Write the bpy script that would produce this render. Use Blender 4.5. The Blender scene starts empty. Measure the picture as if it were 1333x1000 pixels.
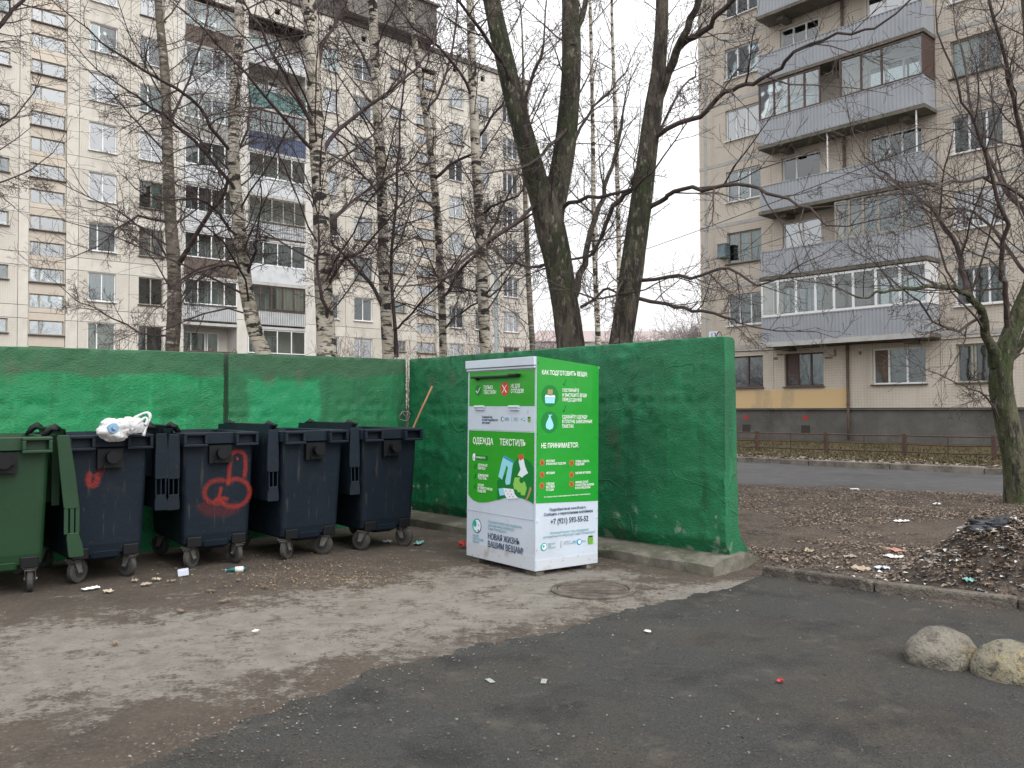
import bpy, math, random
from mathutils import Vector, Matrix, noise
R = math.radians
S = bpy.context.scene
COL = S.collection
rnd = random.Random(7)

# ------------------------------------------------------------------ camera
F, CH = 1100.0, 1.48
PIT, ROLL = math.atan(30/1100.0), R(.3)
fw = Vector((0, math.cos(PIT), math.sin(PIT)))
up0 = Vector((0, -math.sin(PIT), math.cos(PIT)))
rt = Vector((1, 0, 0))*math.cos(ROLL) - up0*math.sin(ROLL)
up = up0*math.cos(ROLL) + Vector((1, 0, 0))*math.sin(ROLL)
cam = bpy.data.cameras.new('camera')
cam.sensor_fit = 'HORIZONTAL'
cam.sensor_width = 36
cam.lens = F/1333*36
cam.clip_start, cam.clip_end = .05, 1500
cam_ob = bpy.data.objects.new('camera', cam)
COL.objects.link(cam_ob)
cam_ob.matrix_world = Matrix(((rt.x, up.x, -fw.x, 0), (rt.y, up.y, -fw.y, 0), (rt.z, up.z, -fw.z, CH), (0, 0, 0, 1)))
S.camera = cam_ob
CP = Vector((0, 0, CH))
def ray(x, y): return fw + rt*((x-666.5)/F) - up*((y-500)/F)
def gnd(x, y, z=0):
    r = ray(x, y); return CP + r*((z-CH)/r.z)
def at(x, y, Y):
    r = ray(x, y); return CP + r*(Y/r.y)
def U(a): return Vector((math.cos(R(a)), math.sin(R(a)), 0))

# ------------------------------------------------------------------ overcast sky and soft sun
SUN_EL, SUN_AZ = 42, 40          # azimuth clockwise from -Y (behind the camera) towards +X
w = bpy.data.worlds.new('World'); S.world = w; w.use_nodes = True
nt = w.node_tree; nt.nodes.clear()
def wn(t): return nt.nodes.new(t)
sky = wn('ShaderNodeTexSky'); sky.sky_type = 'NISHITA'; sky.sun_disc = False
sky.sun_elevation = R(SUN_EL); sky.sun_rotation = R(180-SUN_AZ); sky.dust_density = 6; sky.air_density = 1.2
bw = wn('ShaderNodeHueSaturation'); bw.inputs['Saturation'].default_value = .12
nt.links.new(sky.outputs[0], bw.inputs['Color'])
b1 = wn('ShaderNodeBackground'); b1.inputs['Strength'].default_value = .05
nt.links.new(bw.outputs[0], b1.inputs['Color'])
# cloud layer: the even overcast sky, brighter towards the zenith
tc = wn('ShaderNodeTexCoord'); sp = wn('ShaderNodeSeparateXYZ'); nt.links.new(tc.outputs['Generated'], sp.inputs[0])
ab = wn('ShaderNodeMath'); ab.operation = 'ABSOLUTE'; nt.links.new(sp.outputs['Z'], ab.inputs[0])
ma = wn('ShaderNodeMath'); ma.operation = 'MULTIPLY_ADD'; ma.inputs[1].default_value = .75; ma.inputs[2].default_value = .88
nt.links.new(ab.outputs[0], ma.inputs[0])
b2 = wn('ShaderNodeBackground'); b2.inputs['Color'].default_value = (.985, .985, 1.0, 1)
nt.links.new(ma.outputs[0], b2.inputs['Strength'])
ad = wn('ShaderNodeAddShader'); nt.links.new(b1.outputs[0], ad.inputs[0]); nt.links.new(b2.outputs[0], ad.inputs[1])
wo = wn('ShaderNodeOutputWorld'); nt.links.new(ad.outputs[0], wo.inputs['Surface'])
sun = bpy.data.lights.new('sun', 'SUN'); sun.energy = 1.1; sun.angle = R(40); sun.color = (1, .975, .94)
sun_ob = bpy.data.objects.new('sun', sun); COL.objects.link(sun_ob)
sd = Vector((math.sin(R(SUN_AZ))*math.cos(R(SUN_EL)), -math.cos(R(SUN_AZ))*math.cos(R(SUN_EL)), math.sin(R(SUN_EL))))
sun_ob.rotation_euler = sd.to_track_quat('Z', 'Y').to_euler()
sun_ob.location = sd*60
vs = S.view_settings
vs.view_transform = 'Standard'; vs.look = 'None'; vs.exposure = 0.15; vs.gamma = 1

# ------------------------------------------------------------------ mesh helpers
class MB:
    def __init__(s): s.v = []; s.f = []; s.m = []; s.cur = 0
    def quad(s, *p):
        n = len(s.v); s.v += [tuple(q) for q in p]; s.f.append(tuple(range(n, n+len(p)))); s.m.append(s.cur)
    def box(s, x0, x1, y0, y1, z0, z1):
        n = len(s.v)
        s.v += [(x0,y0,z0),(x1,y0,z0),(x1,y1,z0),(x0,y1,z0),(x0,y0,z1),(x1,y0,z1),(x1,y1,z1),(x0,y1,z1)]
        for q in ((0,3,2,1),(4,5,6,7),(0,1,5,4),(1,2,6,5),(2,3,7,6),(3,0,4,7)):
            s.f.append(tuple(n+i for i in q)); s.m.append(s.cur)
    def loft(s, rings, cap0=True, cap1=True, close=True):
        n = len(s.v); k = len(rings[0])
        for r in rings: s.v += [tuple(p) for p in r]
        for i in range(len(rings)-1):
            for j in range(k if close else k-1):
                a = n+i*k+j; b = n+i*k+(j+1) % k
                s.f.append((a, b, b+k, a+k)); s.m.append(s.cur)
        if cap0: s.f.append(tuple(n+j for j in reversed(range(k)))); s.m.append(s.cur)
        if cap1: s.f.append(tuple(n+(len(rings)-1)*k+j for j in range(k))); s.m.append(s.cur)
    def tube(s, pts, rad, k=6, cap=True, closed=False):
        pts = [Vector(p) for p in pts]
        if not isinstance(rad, (list, tuple)): rad = [rad]*len(pts)
        rings = []; u = None
        for i, p in enumerate(pts):
            if closed: t = pts[(i+1) % len(pts)]-pts[i-1]
            else: t = pts[min(i+1, len(pts)-1)]-pts[max(i-1, 0)]
            if t.length < 1e-9: t = Vector((0, 0, 1))
            t.normalize()
            if u is None: u = t.orthogonal()
            u = u - t*u.dot(t)
            if u.length < 1e-6: u = t.orthogonal()
            u.normalize(); v = t.cross(u)
            rings.append([p+(u*math.cos(2*math.pi*j/k)+v*math.sin(2*math.pi*j/k))*rad[i] for j in range(k)])
        if closed: rings.append(rings[0])
        s.loft(rings, cap and not closed, cap and not closed)
    def disc(s, c, ax, r, h, k=20, r2=None):
        c = Vector(c); ax = Vector(ax).normalized()
        s.tube([c-ax*h/2, c+ax*h/2], [r, r if r2 is None else r2], k)
    def build(s, name, mats, parent=None, smooth=False, bevel=0, loc=None):
        me = bpy.data.meshes.new(name); me.from_pydata(s.v, [], s.f)
        for m in (mats if isinstance(mats, (list, tuple)) else [mats]): me.materials.append(m)
        if any(s.m): me.polygons.foreach_set('material_index', s.m)
        if smooth: me.polygons.foreach_set('use_smooth', [True]*len(s.f))
        me.update()
        return link(name, me, parent, bevel, loc)
def link(name, me, parent=None, bevel=0, loc=None):
    o = bpy.data.objects.new(name, me); COL.objects.link(o)
    if parent: o.parent = parent
    if loc is not None: o.location = loc
    if bevel:
        b = o.modifiers.new('bevel', 'BEVEL'); b.width = bevel; b.segments = 2; b.limit_method = 'ANGLE'; b.angle_limit = R(40)
    return o
def empty(name, loc, rz=0):
    o = bpy.data.objects.new(name, None); COL.objects.link(o); o.location = loc; o.rotation_euler = (0, 0, rz); o.empty_display_size = .2
    return o
def tag(o, label=None, cat=None, group=None, kind=None):
    for k, v in (('label', label), ('category', cat), ('group', group), ('kind', kind)):
        if v: o[k] = v
    return o
def copy_tree(o, parent=None):
    c = o.copy(); COL.objects.link(c); c.parent = parent
    for ch in list(o.children): copy_tree(ch, c)
    return c
def fbm(x, y, z=0, o=4):
    return noise.fractal(Vector((x, y, z)), 1.0, 2.0, o, noise_basis='PERLIN_ORIGINAL')

def smooth_path(pts, rad, sub=3):
    P, Q = [], []
    for i in range(len(pts)-1):
        a, b = pts[max(i-1, 0)], pts[i]; c, d = pts[i+1], pts[min(i+2, len(pts)-1)]
        for j in range(sub):
            t = j/sub; P.append(.5*((2*b)+(c-a)*t+(2*a-5*b+4*c-d)*t*t+(3*b-a-3*c+d)*t*t*t)); Q.append(rad[i]*(1-t)+rad[i+1]*t)
    return P+[pts[-1]], Q+[rad[-1]]

# ------------------------------------------------------------------ materials
def srgb(r, g, b):
    f = lambda c: (c/12.92 if c <= .04045 else ((c+.055)/1.055)**2.4)
    return (f(r/255), f(g/255), f(b/255))
def mat(name, col, rough=.8, layers=(), bump=(), spec=.5, metal=0, coat=0, rand=0, coords='Object', alpha=None, trans=0):
    """layers: (colour, scale, lo, hi, stretch, detail) noise patches; bump: (scale, strength, distance, stretch)"""
    m = bpy.data.materials.new(name); m.use_nodes = True
    n = m.node_tree.nodes; L = m.node_tree.links; bs = n['Principled BSDF']
    tcn = n.new('ShaderNodeTexCoord')
    def coord(st):
        if coords == 'World':
            g = n.new('ShaderNodeNewGeometry'); src = g.outputs['Position']
        else: src = tcn.outputs[coords]
        if st in (None, (1, 1, 1)): return src
        mp = n.new('ShaderNodeMapping'); mp.inputs['Scale'].default_value = st; L.new(src, mp.inputs[0]); return mp.outputs[0]
    def nz(sc, st, det=4, ro=.55):
        t = n.new('ShaderNodeTexNoise'); t.inputs['Scale'].default_value = sc; t.inputs['Detail'].default_value = det
        t.inputs['Roughness'].default_value = ro; L.new(coord(st), t.inputs['Vector']); return t
    rgb = n.new('ShaderNodeRGB'); rgb.outputs[0].default_value = (*col, 1); cur = rgb.outputs[0]
    for ly in layers:
        c2, sc, lo, hi = ly[:4]; st = ly[4] if len(ly) > 4 else None; det = ly[5] if len(ly) > 5 else 5
        t = nz(sc, st, det, .62)
        mr = n.new('ShaderNodeMapRange'); mr.inputs[1].default_value = lo; mr.inputs[2].default_value = hi; mr.clamp = True
        L.new(t.outputs[0], mr.inputs[0])
        mx = n.new('ShaderNodeMix'); mx.data_type = 'RGBA'; L.new(mr.outputs[0], mx.inputs['Factor'])
        L.new(cur, mx.inputs['A']); mx.inputs['B'].default_value = (*c2, 1); cur = mx.outputs['Result']
    if rand:
        oi = n.new('ShaderNodeObjectInfo'); hv = n.new('ShaderNodeHueSaturation')
        mr = n.new('ShaderNodeMapRange'); mr.inputs[3].default_value = 1-rand; mr.inputs[4].default_value = 1+rand
        L.new(oi.outputs['Random'], mr.inputs[0]); L.new(mr.outputs[0], hv.inputs['Value']); L.new(cur, hv.inputs['Color']); cur = hv.outputs[0]
    L.new(cur, bs.inputs['Base Color'])
    bs.inputs['Roughness'].default_value = rough; bs.inputs['Specular IOR Level'].default_value = spec; bs.inputs['Metallic'].default_value = metal
    bs.inputs['Coat Weight'].default_value = coat
    if trans: bs.inputs['Transmission Weight'].default_value = trans
    if alpha is not None: bs.inputs['Alpha'].default_value = alpha
    nrm = None
    for b in bump:
        sc, stg, dist = b[:3]; t = nz(sc, b[3] if len(b) > 3 else None, 5)
        bp = n.new('ShaderNodeBump'); bp.inputs['Strength'].default_value = stg; bp.inputs['Distance'].default_value = dist
        L.new(t.outputs[0], bp.inputs['Height'])
        if nrm: L.new(nrm, bp.inputs['Normal'])
        nrm = bp.outputs[0]
    if nrm: L.new(nrm, bs.inputs['Normal'])
    m['cur'] = ''
    return m
def flat(name, r, g, b, rough=.6, **k): return mat(name, srgb(r, g, b), rough, **k)

M = {}
M['earth'] = mat('earth', (.085,.068,.055), .95, [((.05,.041,.034),1.1,.42,.66),((.125,.102,.083),6,.5,.75),((.04,.035,.03),22,.55,.75)], [(9,.8,.06),(60,1,.03)], coords='World', spec=.2)
M['bank_earth'] = mat('bank_earth', (.115,.093,.078), .95, [((.17,.135,.105),.8,.45,.7),((.065,.054,.047),3,.5,.66),((.17,.142,.12),25,.5,.66),((.05,.043,.038),60,.56,.66)], [(7,.9,.1),(45,1,.05)], coords='World', spec=.2)
M['lawn_earth'] = mat('lawn_earth', (.085,.068,.034), .95, [((.055,.052,.022),.6,.42,.6),((.105,.082,.045),4,.5,.7)], [(20,.7,.04)], coords='World', spec=.2)
M['kerb'] = mat('kerb_concrete', (.2,.18,.155), .9, [((.09,.078,.066),2.5,.4,.65),((.28,.26,.23),14,.55,.75)], [(30,.5,.01)], coords='World', rand=.1)
M['asphalt'] = mat('asphalt', (.06,.06,.057), .88, [((.078,.067,.055),.8,.47,.64),((.032,.032,.032),1.9,.5,.68),((.12,.116,.107),110,.63,.7,None,1),((.022,.022,.021),85,.6,.7,None,1),((.1,.09,.077),4,.57,.7),((.14,.135,.128),1.7,.66,.74)], [(110,1,.02),(38,.8,.02),(9,.4,.03)], coords='World', spec=.3)
M['road'] = mat('road_asphalt', (.078,.077,.079), .88, [((.056,.055,.055),.35,.45,.65),((.105,.1,.098),3,.5,.72)], [(60,.5,.01)], coords='World', spec=.3)
M['concrete'] = mat('rough_concrete', (.165,.152,.125), .9, [((.085,.09,.058),3,.43,.6),((.23,.212,.18),9,.52,.7),((.07,.062,.05),1.6,.48,.62)], [(18,.5,.02),(80,.5,.008)])
M['brown_twig'] = mat('twig_bark', (.047,.034,.031), .85, [((.08,.058,.05),6,.4,.7)], rand=.12)
M['birch_twig'] = mat('birch_twig_bark', (.045,.03,.03), .85, [((.075,.05,.047),5,.4,.7)], rand=.12)
M['linden'] = mat('linden_bark', (.095,.078,.061), .95, [((.034,.046,.016),1.3,.45,.57,(1,1,.45)),((.03,.025,.02),11,.47,.6,(1,1,.22)),((.21,.185,.15),16,.56,.68,(1,1,.4))], [(16,1,.09,(1,1,.2)),(50,.9,.03,(1,1,.35))])
M['moss_bark'] = mat('mossy_bark', (.105,.1,.06), .95, [((.05,.066,.022),2.0,.42,.57,(1,1,.5)),((.03,.028,.02),13,.47,.6,(1,1,.25)),((.17,.16,.11),18,.56,.68,(1,1,.4))], [(18,1,.08,(1,1,.25)),(60,.9,.025,(1,1,.4))])
M['birch'] = mat('birch_bark', (.52,.48,.41), .85, [((.33,.285,.22),1.3,.45,.7),((.1,.085,.07),7,.54,.6,(.55,.55,3.2)),((.022,.02,.018),2.4,.545,.575,(1.3,1.3,3.2)),((.1,.1,.05),1.1,.56,.66)], [(9,.5,.02,(.6,.6,3)),(40,.4,.01)])
M['dark_birch'] = mat('dark_birch_bark', (.22,.19,.155), .9, [((.09,.085,.055),1.5,.42,.6),((.05,.043,.037),7,.5,.6,(.6,.6,3)),((.4,.37,.32),4,.6,.66,(.8,.8,2.6))], [(9,.6,.03,(.6,.6,3)),(40,.4,.01)])
M['far_twig'] = mat('hazed_twig_bark', (.3,.265,.262), .95)  # brown twigs paled: distance haze is put into the colour
M['shrub_twig'] = mat('shrub_twig_bark', (.13,.075,.075), .95)

# ------------------------------------------------------------------ the ground
def sheet(name, pts, z, m, thick=0, kind='structure'):
    mb = MB(); top = [(p[0], p[1], z) for p in pts]
    mb.quad(*top)
    if thick:
        n = len(pts)
        for i in range(n):
            a, b = top[i], top[(i+1) % n]
            mb.quad((a[0], a[1], z-thick), (b[0], b[1], z-thick), b, a)
    return tag(mb.build(name, m), kind=kind)
sheet('ground', [(-400,-400),(400,-400),(400,400),(-400,400)], -.012, M['earth'])
def grid(name, x0, x1, y0, y1, st, zf, m, keep=None):
    nx = int((x1-x0)/st)+1; ny = int((y1-y0)/st)+1; v = []; f = []
    for j in range(ny):
        for i in range(nx):
            x = x0+i*st; y = y0+j*st; v.append((x, y, zf(x, y)))
    for j in range(ny-1):
        for i in range(nx-1):
            if keep is None or keep(x0+(i+.5)*st, y0+(j+.5)*st):
                a = j*nx+i; f.append((a, a+1, a+nx+1, a+nx))
    me = bpy.data.meshes.new(name); me.from_pydata(v, [], f); me.materials.append(m)
    me.polygons.foreach_set('use_smooth', [True]*len(f)); me.update()
    return link(name, me)
# concrete pad of the bin yard under its film of mud
pm = bpy.data.materials.new('muddy_concrete_pad'); pm.use_nodes = True
n = pm.node_tree.nodes; L = pm.node_tree.links; bs = n['Principled BSDF']
g = n.new('ShaderNodeNewGeometry')
def tex(sc, det=6, ro=.65, st=None):
    t = n.new('ShaderNodeTexNoise'); t.inputs['Scale'].default_value = sc; t.inputs['Detail'].default_value = det; t.inputs['Roughness'].default_value = ro
    if st:
        mp = n.new('ShaderNodeMapping'); mp.inputs['Scale'].default_value = st; L.new(g.outputs['Position'], mp.inputs[0]); L.new(mp.outputs[0], t.inputs['Vector'])
    else: L.new(g.outputs['Position'], t.inputs['Vector'])
    return t.outputs[0]
def mrange(s, a, b, c=0, d=1):
    r = n.new('ShaderNodeMapRange'); L.new(s, r.inputs[0])
    for i, q in enumerate((a, b, c, d)): r.inputs[i+1].default_value = q
    return r.outputs[0]
def mixc(fac, a, b):
    x = n.new('ShaderNodeMix'); x.data_type = 'RGBA'
    if hasattr(fac, 'links'): L.new(fac, x.inputs['Factor'])
    else: x.inputs['Factor'].default_value = fac
    for s_, q in (('A', a), ('B', b)):
        if isinstance(q, tuple): x.inputs[s_].default_value = (*q, 1)
        else: L.new(q, x.inputs[s_])
    return x.outputs['Result']
def mth(op, a, b):
    x = n.new('ShaderNodeMath'); x.operation = op
    for i, q in enumerate((a, b)):
        if hasattr(q, 'links'): L.new(q, x.inputs[i])
        else: x.inputs[i].default_value = q
    return x.outputs[0]
conc = mixc(mrange(tex(5), .4, .7), (.3,.277,.245), (.21,.19,.166))
conc = mixc(mrange(tex(60, 3), .5, .75), conc, (.33,.3,.262))
conc = mixc(mrange(tex(1.3), .56, .68), conc, (.19,.17,.152))
vo_ = n.new('ShaderNodeTexVoronoi'); vo_.feature = 'DISTANCE_TO_EDGE'; vo_.inputs['Scale'].default_value = .75
va_ = n.new('ShaderNodeVectorMath'); va_.operation = 'MULTIPLY_ADD'; tn_ = n.new('ShaderNodeTexNoise'); tn_.inputs['Scale'].default_value = 2.6; tn_.inputs['Detail'].default_value = 6
L.new(g.outputs['Position'], tn_.inputs['Vector']); L.new(tn_.outputs['Color'], va_.inputs[0]); va_.inputs[1].default_value = (.55, .55, 0); L.new(g.outputs['Position'], va_.inputs[2]); L.new(va_.outputs[0], vo_.inputs['Vector'])
conc = mixc(mth('MULTIPLY', mrange(vo_.outputs['Distance'], .003, .016, .6, 0), mrange(tex(1.9), .48, .62)), conc, (.1,.086,.072))
mud = mixc(mrange(tex(2.2), .4, .7), (.125,.102,.083), (.085,.07,.059))
mud = mixc(mrange(tex(40, 4), .5, .72), mud, (.165,.135,.108))
at_ = n.new('ShaderNodeAttribute'); at_.attribute_name = 'bare'
bare = mth('ADD', at_.outputs['Fac'], mth('MULTIPLY', mth('SUBTRACT', tex(2.6, 9, .68), .5), 2.8))
bare = mth('ADD', bare, mth('MULTIPLY', mth('SUBTRACT', tex(11, 7, .75), .5), 2.4))
bare = mth('ADD', bare, mth('MULTIPLY', mth('SUBTRACT', tex(42, 5, .7), .5), 1.5))
L.new(mixc(mrange(bare, .3, .72), mud, conc), bs.inputs['Base Color'])
bs.inputs['Roughness'].default_value = .9; bs.inputs['Specular IOR Level'].default_value = .25
nr = None
for sc, stg, di in ((5, .7, .05), (28, 1, .03), (90, 1, .014)):
    bp = n.new('ShaderNodeBump'); bp.inputs['Strength'].default_value = stg; bp.inputs['Distance'].default_value = di; L.new(tex(sc), bp.inputs['Height'])
    if nr: L.new(nr, bp.inputs['Normal'])
    nr = bp.outputs[0]
L.new(nr, bs.inputs['Normal'])
M['pad'] = pm
pad = grid('concrete_pad', -7, 3.2, 2.0, 12, .06, lambda x, y: .004+.006*fbm(x*1.7, y*1.7)+.004, pm)
def seg_d(px, py, pl):
    b = 9e9
    for (ax, ay), (bx, by) in zip(pl, pl[1:]):
        dx, dy = bx-ax, by-ay; t = max(0, min(1, ((px-ax)*dx+(py-ay)*dy)/(dx*dx+dy*dy)))
        b = min(b, math.hypot(px-ax-t*dx, py-ay-t*dy))
    return b
# where the concrete lies bare: a worn strip that runs from the camera's left to the clothes bin
strip = [tuple(gnd(x, y)[:2]) for x, y in ((20,865),(180,850),(330,828),(470,806),(590,785),(690,765))]
strip2 = [tuple(gnd(x, y)[:2]) for x, y in ((640,790),(760,795),(900,772),(960,765))]
wid = [.5, .62]
at2 = pad.data.attributes.new('bare', 'FLOAT', 'POINT')
vals = []
for v in pad.data.vertices:
    d = seg_d(v.co.x, v.co.y, strip); d2 = seg_d(v.co.x, v.co.y, strip2)
    k = max(min(.82, 1.42-d/.95), min(.66, .95-d2/.5), 0)
    vals.append(k)
at2.data.foreach_set('value', vals)
tag(pad, kind='structure')
# foreground asphalt, laid up to the pad with a ragged edge
edge_px = [(-60,1130),(60,1060),(200,1003),(290,962),(350,934),(420,905),(500,874),(600,850),(700,829),(800,802),(900,779),(955,769)]
edge = [gnd(x, y) for x, y in edge_px]
poly = []
for a, b in zip(edge, edge[1:]):
    k = max(3, int((b-a).length/.025))
    for i in range(k):
        p = a.lerp(b, i/k); nrm = Vector((-(b-a).y, (b-a).x, 0)).normalized()
        poly.append(p+nrm*(.10*fbm(p.x*2.1, p.y*2.1, 1)+.05*fbm(p.x*8, p.y*8, 5)+.022*fbm(p.x*35, p.y*35, 8)))
kerb_px = [(990,752),(1040,757),(1100,768),(1170,780),(1250,790),(1333,800),(1430,813)]
kerb_g = [gnd(x, y) for x, y in kerb_px]
kerb_g += [Vector((5.6, 4.6, 0)), Vector((8, 2.6, 0)), Vector((12, -1.5, 0))]
poly += [p.copy() for p in kerb_g]+[Vector((12,-10,0)), Vector((-8,-10,0)), Vector((-5,-2,0)), Vector((-2.8, 2, 0))]
sheet('asphalt', poly, .022, M['asphalt'], .03)
# kerb between asphalt and earth: separate kerb stones
def kerb(stones, h, wdt, m, label, gap=.012):
    root = empty('kerb', stones[0]); tag(root, label, 'kerb')
    for a, b in zip(stones, stones[1:]):
        d = (b-a); ln = d.length; d.normalize(); nrm = Vector((-d.y, d.x, 0))
        mb = MB(); mb.box(gap/2, ln-gap/2, 0, wdt, -.1, h)
        o = mb.build('kerb_stone', m, root, bevel=.018)
        o.location = a-stones[0]; o.rotation_euler = (R(rnd.uniform(-3, 3)), R(rnd.uniform(-.5, .5)), math.atan2(d.y, d.x))
    return root
def resample(pl, st):
    out = [pl[0].copy()]; acc = 0
    for a, b in zip(pl, pl[1:]):
        ln = (b-a).length; t = st-acc
        while t <= ln: out.append(a.lerp(b, t/ln)); t += st
        acc = (acc+ln) % st
    return out
M['old_kerb'] = mat('dirty_kerb_concrete', (.135,.118,.098), .95, [((.06,.05,.041),3,.42,.6),((.2,.18,.155),11,.54,.7),((.05,.042,.035),26,.55,.68)], [(12,.9,.04),(50,1,.02)], coords='World', rand=.15)
kerb(resample(kerb_g[:9], .98), .1, .1, M['old_kerb'], 'low worn concrete kerb curving right from the green wall end')
# earth bank between kerb and road
kl = [(p.x, p.y) for p in kerb_g]
def kerb_y(x):
    for (ax, ay), (bx, by) in zip(kl, kl[1:]):
        if ax <= x <= bx: return ay+(by-ay)*(x-ax)/(bx-ax)
    return 7.35 if x < kl[0][0] else -2
RD = U(-48.2); RN = Vector((RD.y, -RD.x, 0))     # along the road / towards the camera
near_a, near_b = gnd(960, 631), gnd(1317, 647)
c2a, c2b = gnd(960, 601), gnd(1314, 618.5)
def road_side(x, y):      # signed distance past the near edge of the road
    nd = (near_b-near_a).normalized(); nn = Vector((-nd.y, nd.x, 0))
    return (Vector((x, y, 0))-near_a).dot(nn)
WE = Vector((1.915, 7.56, 0)); WB = U(133); WA = U(43)
def bank_z(x, y):
    e = min(1, max(0, (y-kerb_y(x))/.3)); r = max(0, min(1, -road_side(x, y)/.8))
    q = Vector((x, y, 0))-WE; wl = max(0, min(1, (q.dot(WA)-.15)/.35)) if q.dot(WB) > -.45 else 1
    return -.01+(.075+.035*fbm(x*.9, y*.9)+.018*fbm(x*5, y*5, 3)+.008*fbm(x*18, y*18, 2))*min(e, 1)*r*wl+.012*e*wl
grid('earth_bank', 0, 14, -2, 18, .07, bank_z, M['bank_earth'],
     lambda x, y: y > kerb_y(x)+.06 and road_side(x, y) < .25+.25*fbm(x*1.5, y*1.5) and ((Vector((x, y, 0))-WE).dot(WA) > .2 or (Vector((x, y, 0))-WE).dot(WB) < -.3))['kind'] = 'structure'
# far road, its kerb and the lawn in front of the right block
cd = (c2b-c2a).normalized(); cn = Vector((-cd.y, cd.x, 0))
def along(p, d, t): return p+d*t
ra, rb = along(c2a, cd, -60), along(c2b, cd, 25)
sheet('road', [ra, rb, rb-cn*9.5, ra-cn*9.5][::-1], -.006, M['road'])
kerb([c2a+cd*(-14+i*2.0) for i in range(15)], .13, .14, M['kerb'], 'long grey kerb along the far road below the fence')
lw = MB()
verge = [c2a+cd*-60+cn*.14, c2a+cd*40+cn*.14, c2a+cd*40+cn*1.5, c2a+cd*-60+cn*1.5]
sheet('verge', verge, .09, M['bank_earth'])
sheet('lawn', [c2a+cd*-60+cn*1.5, c2a+cd*40+cn*1.5, c2a+cd*40+cn*16, c2a+cd*-60+cn*16], .093, M['lawn_earth'])

# ------------------------------------------------------------------ building materials
def tiled(name, base, grout, tw, th, patch, rough=.75, coords='Object', msize=.12, smudge=None):
    m = bpy.data.materials.new(name); m.use_nodes = True; n = m.node_tree.nodes; L = m.node_tree.links; bs = n['Principled BSDF']
    tcn = n.new('ShaderNodeTexCoord'); sp = n.new('ShaderNodeSeparateXYZ'); cb = n.new('ShaderNodeCombineXYZ')
    L.new(tcn.outputs['Object'], sp.inputs[0]); L.new(sp.outputs['X'], cb.inputs[0]); L.new(sp.outputs['Z'], cb.inputs[1])
    br = n.new('ShaderNodeTexBrick'); br.offset = 0; br.inputs['Scale'].default_value = 1; br.inputs['Brick Width'].default_value = tw; br.inputs['Row Height'].default_value = th
    br.inputs['Mortar Size'].default_value = th*msize; br.inputs['Mortar Smooth'].default_value = .4
    br.inputs['Color1'].default_value = (*base, 1); br.inputs['Color2'].default_value = (*[c*.93 for c in base], 1); br.inputs['Mortar'].default_value = (*grout, 1)
    L.new(cb.outputs[0], br.inputs['Vector'])
    t = n.new('ShaderNodeTexNoise'); t.inputs['Scale'].default_value = .7; t.inputs['Detail'].default_value = 6; L.new(tcn.outputs['Object'], t.inputs['Vector'])
    mp = n.new('ShaderNodeMapping'); mp.inputs['Scale'].default_value = (2.2, 2.2, .18); L.new(tcn.outputs['Object'], mp.inputs[0])
    t2 = n.new('ShaderNodeTexNoise'); t2.inputs['Scale'].default_value = 1; t2.inputs['Detail'].default_value = 5; L.new(mp.outputs[0], t2.inputs['Vector'])
    cur = br.outputs['Color']
    for tt, lo, hi, am, cc in ((t, .45, .7, .5, patch), (t2, .52, .75, .45, smudge or tuple(c*.62 for c in base))):
        mr = n.new('ShaderNodeMapRange'); mr.inputs[1].default_value = lo; mr.inputs[2].default_value = hi; mr.inputs[4].default_value = am; L.new(tt.outputs[0], mr.inputs[0])
        mx = n.new('ShaderNodeMix'); mx.data_type = 'RGBA'; L.new(mr.outputs[0], mx.inputs['Factor']); L.new(cur, mx.inputs['A']); mx.inputs['B'].default_value = (*cc, 1); cur = mx.outputs['Result']
    oi = n.new('ShaderNodeObjectInfo'); hv = n.new('ShaderNodeHueSaturation'); mr = n.new('ShaderNodeMapRange'); mr.inputs[3].default_value = .94; mr.inputs[4].default_value = 1.05
    L.new(oi.outputs['Random'], mr.inputs[0]); L.new(mr.outputs[0], hv.inputs['Value']); L.new(cur, hv.inputs['Color']); L.new(hv.outputs[0], bs.inputs['Base Color'])
    bs.inputs['Roughness'].default_value = rough
    bp = n.new('ShaderNodeBump'); bp.inputs['Strength'].default_value = .5; bp.inputs['Distance'].default_value = .006; bp.invert = True; L.new(br.outputs['Fac'], bp.inputs['Height']); L.new(bp.outputs[0], bs.inputs['Normal'])
    return m
M['tileL'] = tiled('cream_tiles', (.555,.52,.46), (.46,.43,.38), .1, .1, (.6,.57,.51))
M['bandL'] = mat('cream_band', (.54,.51,.46), .85, [((.6,.57,.515),2,.4,.7),((.41,.385,.34),1.2,.5,.75,(1,1,.3))], rand=.05)
M['pierL'] = mat('pale_render', (.58,.56,.52), .85, [((.47,.45,.41),1.5,.45,.7,(1,1,.4))], rand=.05)
M['ochreL'] = mat('ochre_spandrel', (.52,.46,.385), .85, [((.56,.51,.44),3,.4,.7)], rand=.1)
M['tileR'] = tiled('beige_tiles', (.57,.51,.435), (.45,.4,.34), .12, .105, (.615,.56,.49), msize=.14)
M['stripR'] = mat('grey_seam_paint', (.42,.415,.40), .8, [((.32,.31,.29),2,.45,.7)])
M['plinth'] = mat('grey_plinth', (.105,.1,.093), .9, [((.15,.145,.135),1.2,.45,.7),((.065,.062,.057),.8,.5,.75,(1,1,.5)),((.13,.125,.118),12,.5,.75)], [(25,.4,.02)])
M['yellow_band'] = mat('ochre_paint', (.64,.46,.25), .85, [((.5,.38,.23),1.1,.53,.6,(1,1,.3)),((.62,.46,.25),8,.5,.75)])
M['roof'] = mat('roof_edge', (.17,.155,.14), .9, [((.1,.095,.09),2,.45,.7)])
M['dark_room'] = mat('dark_room', (.045,.04,.036), .95)
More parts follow.
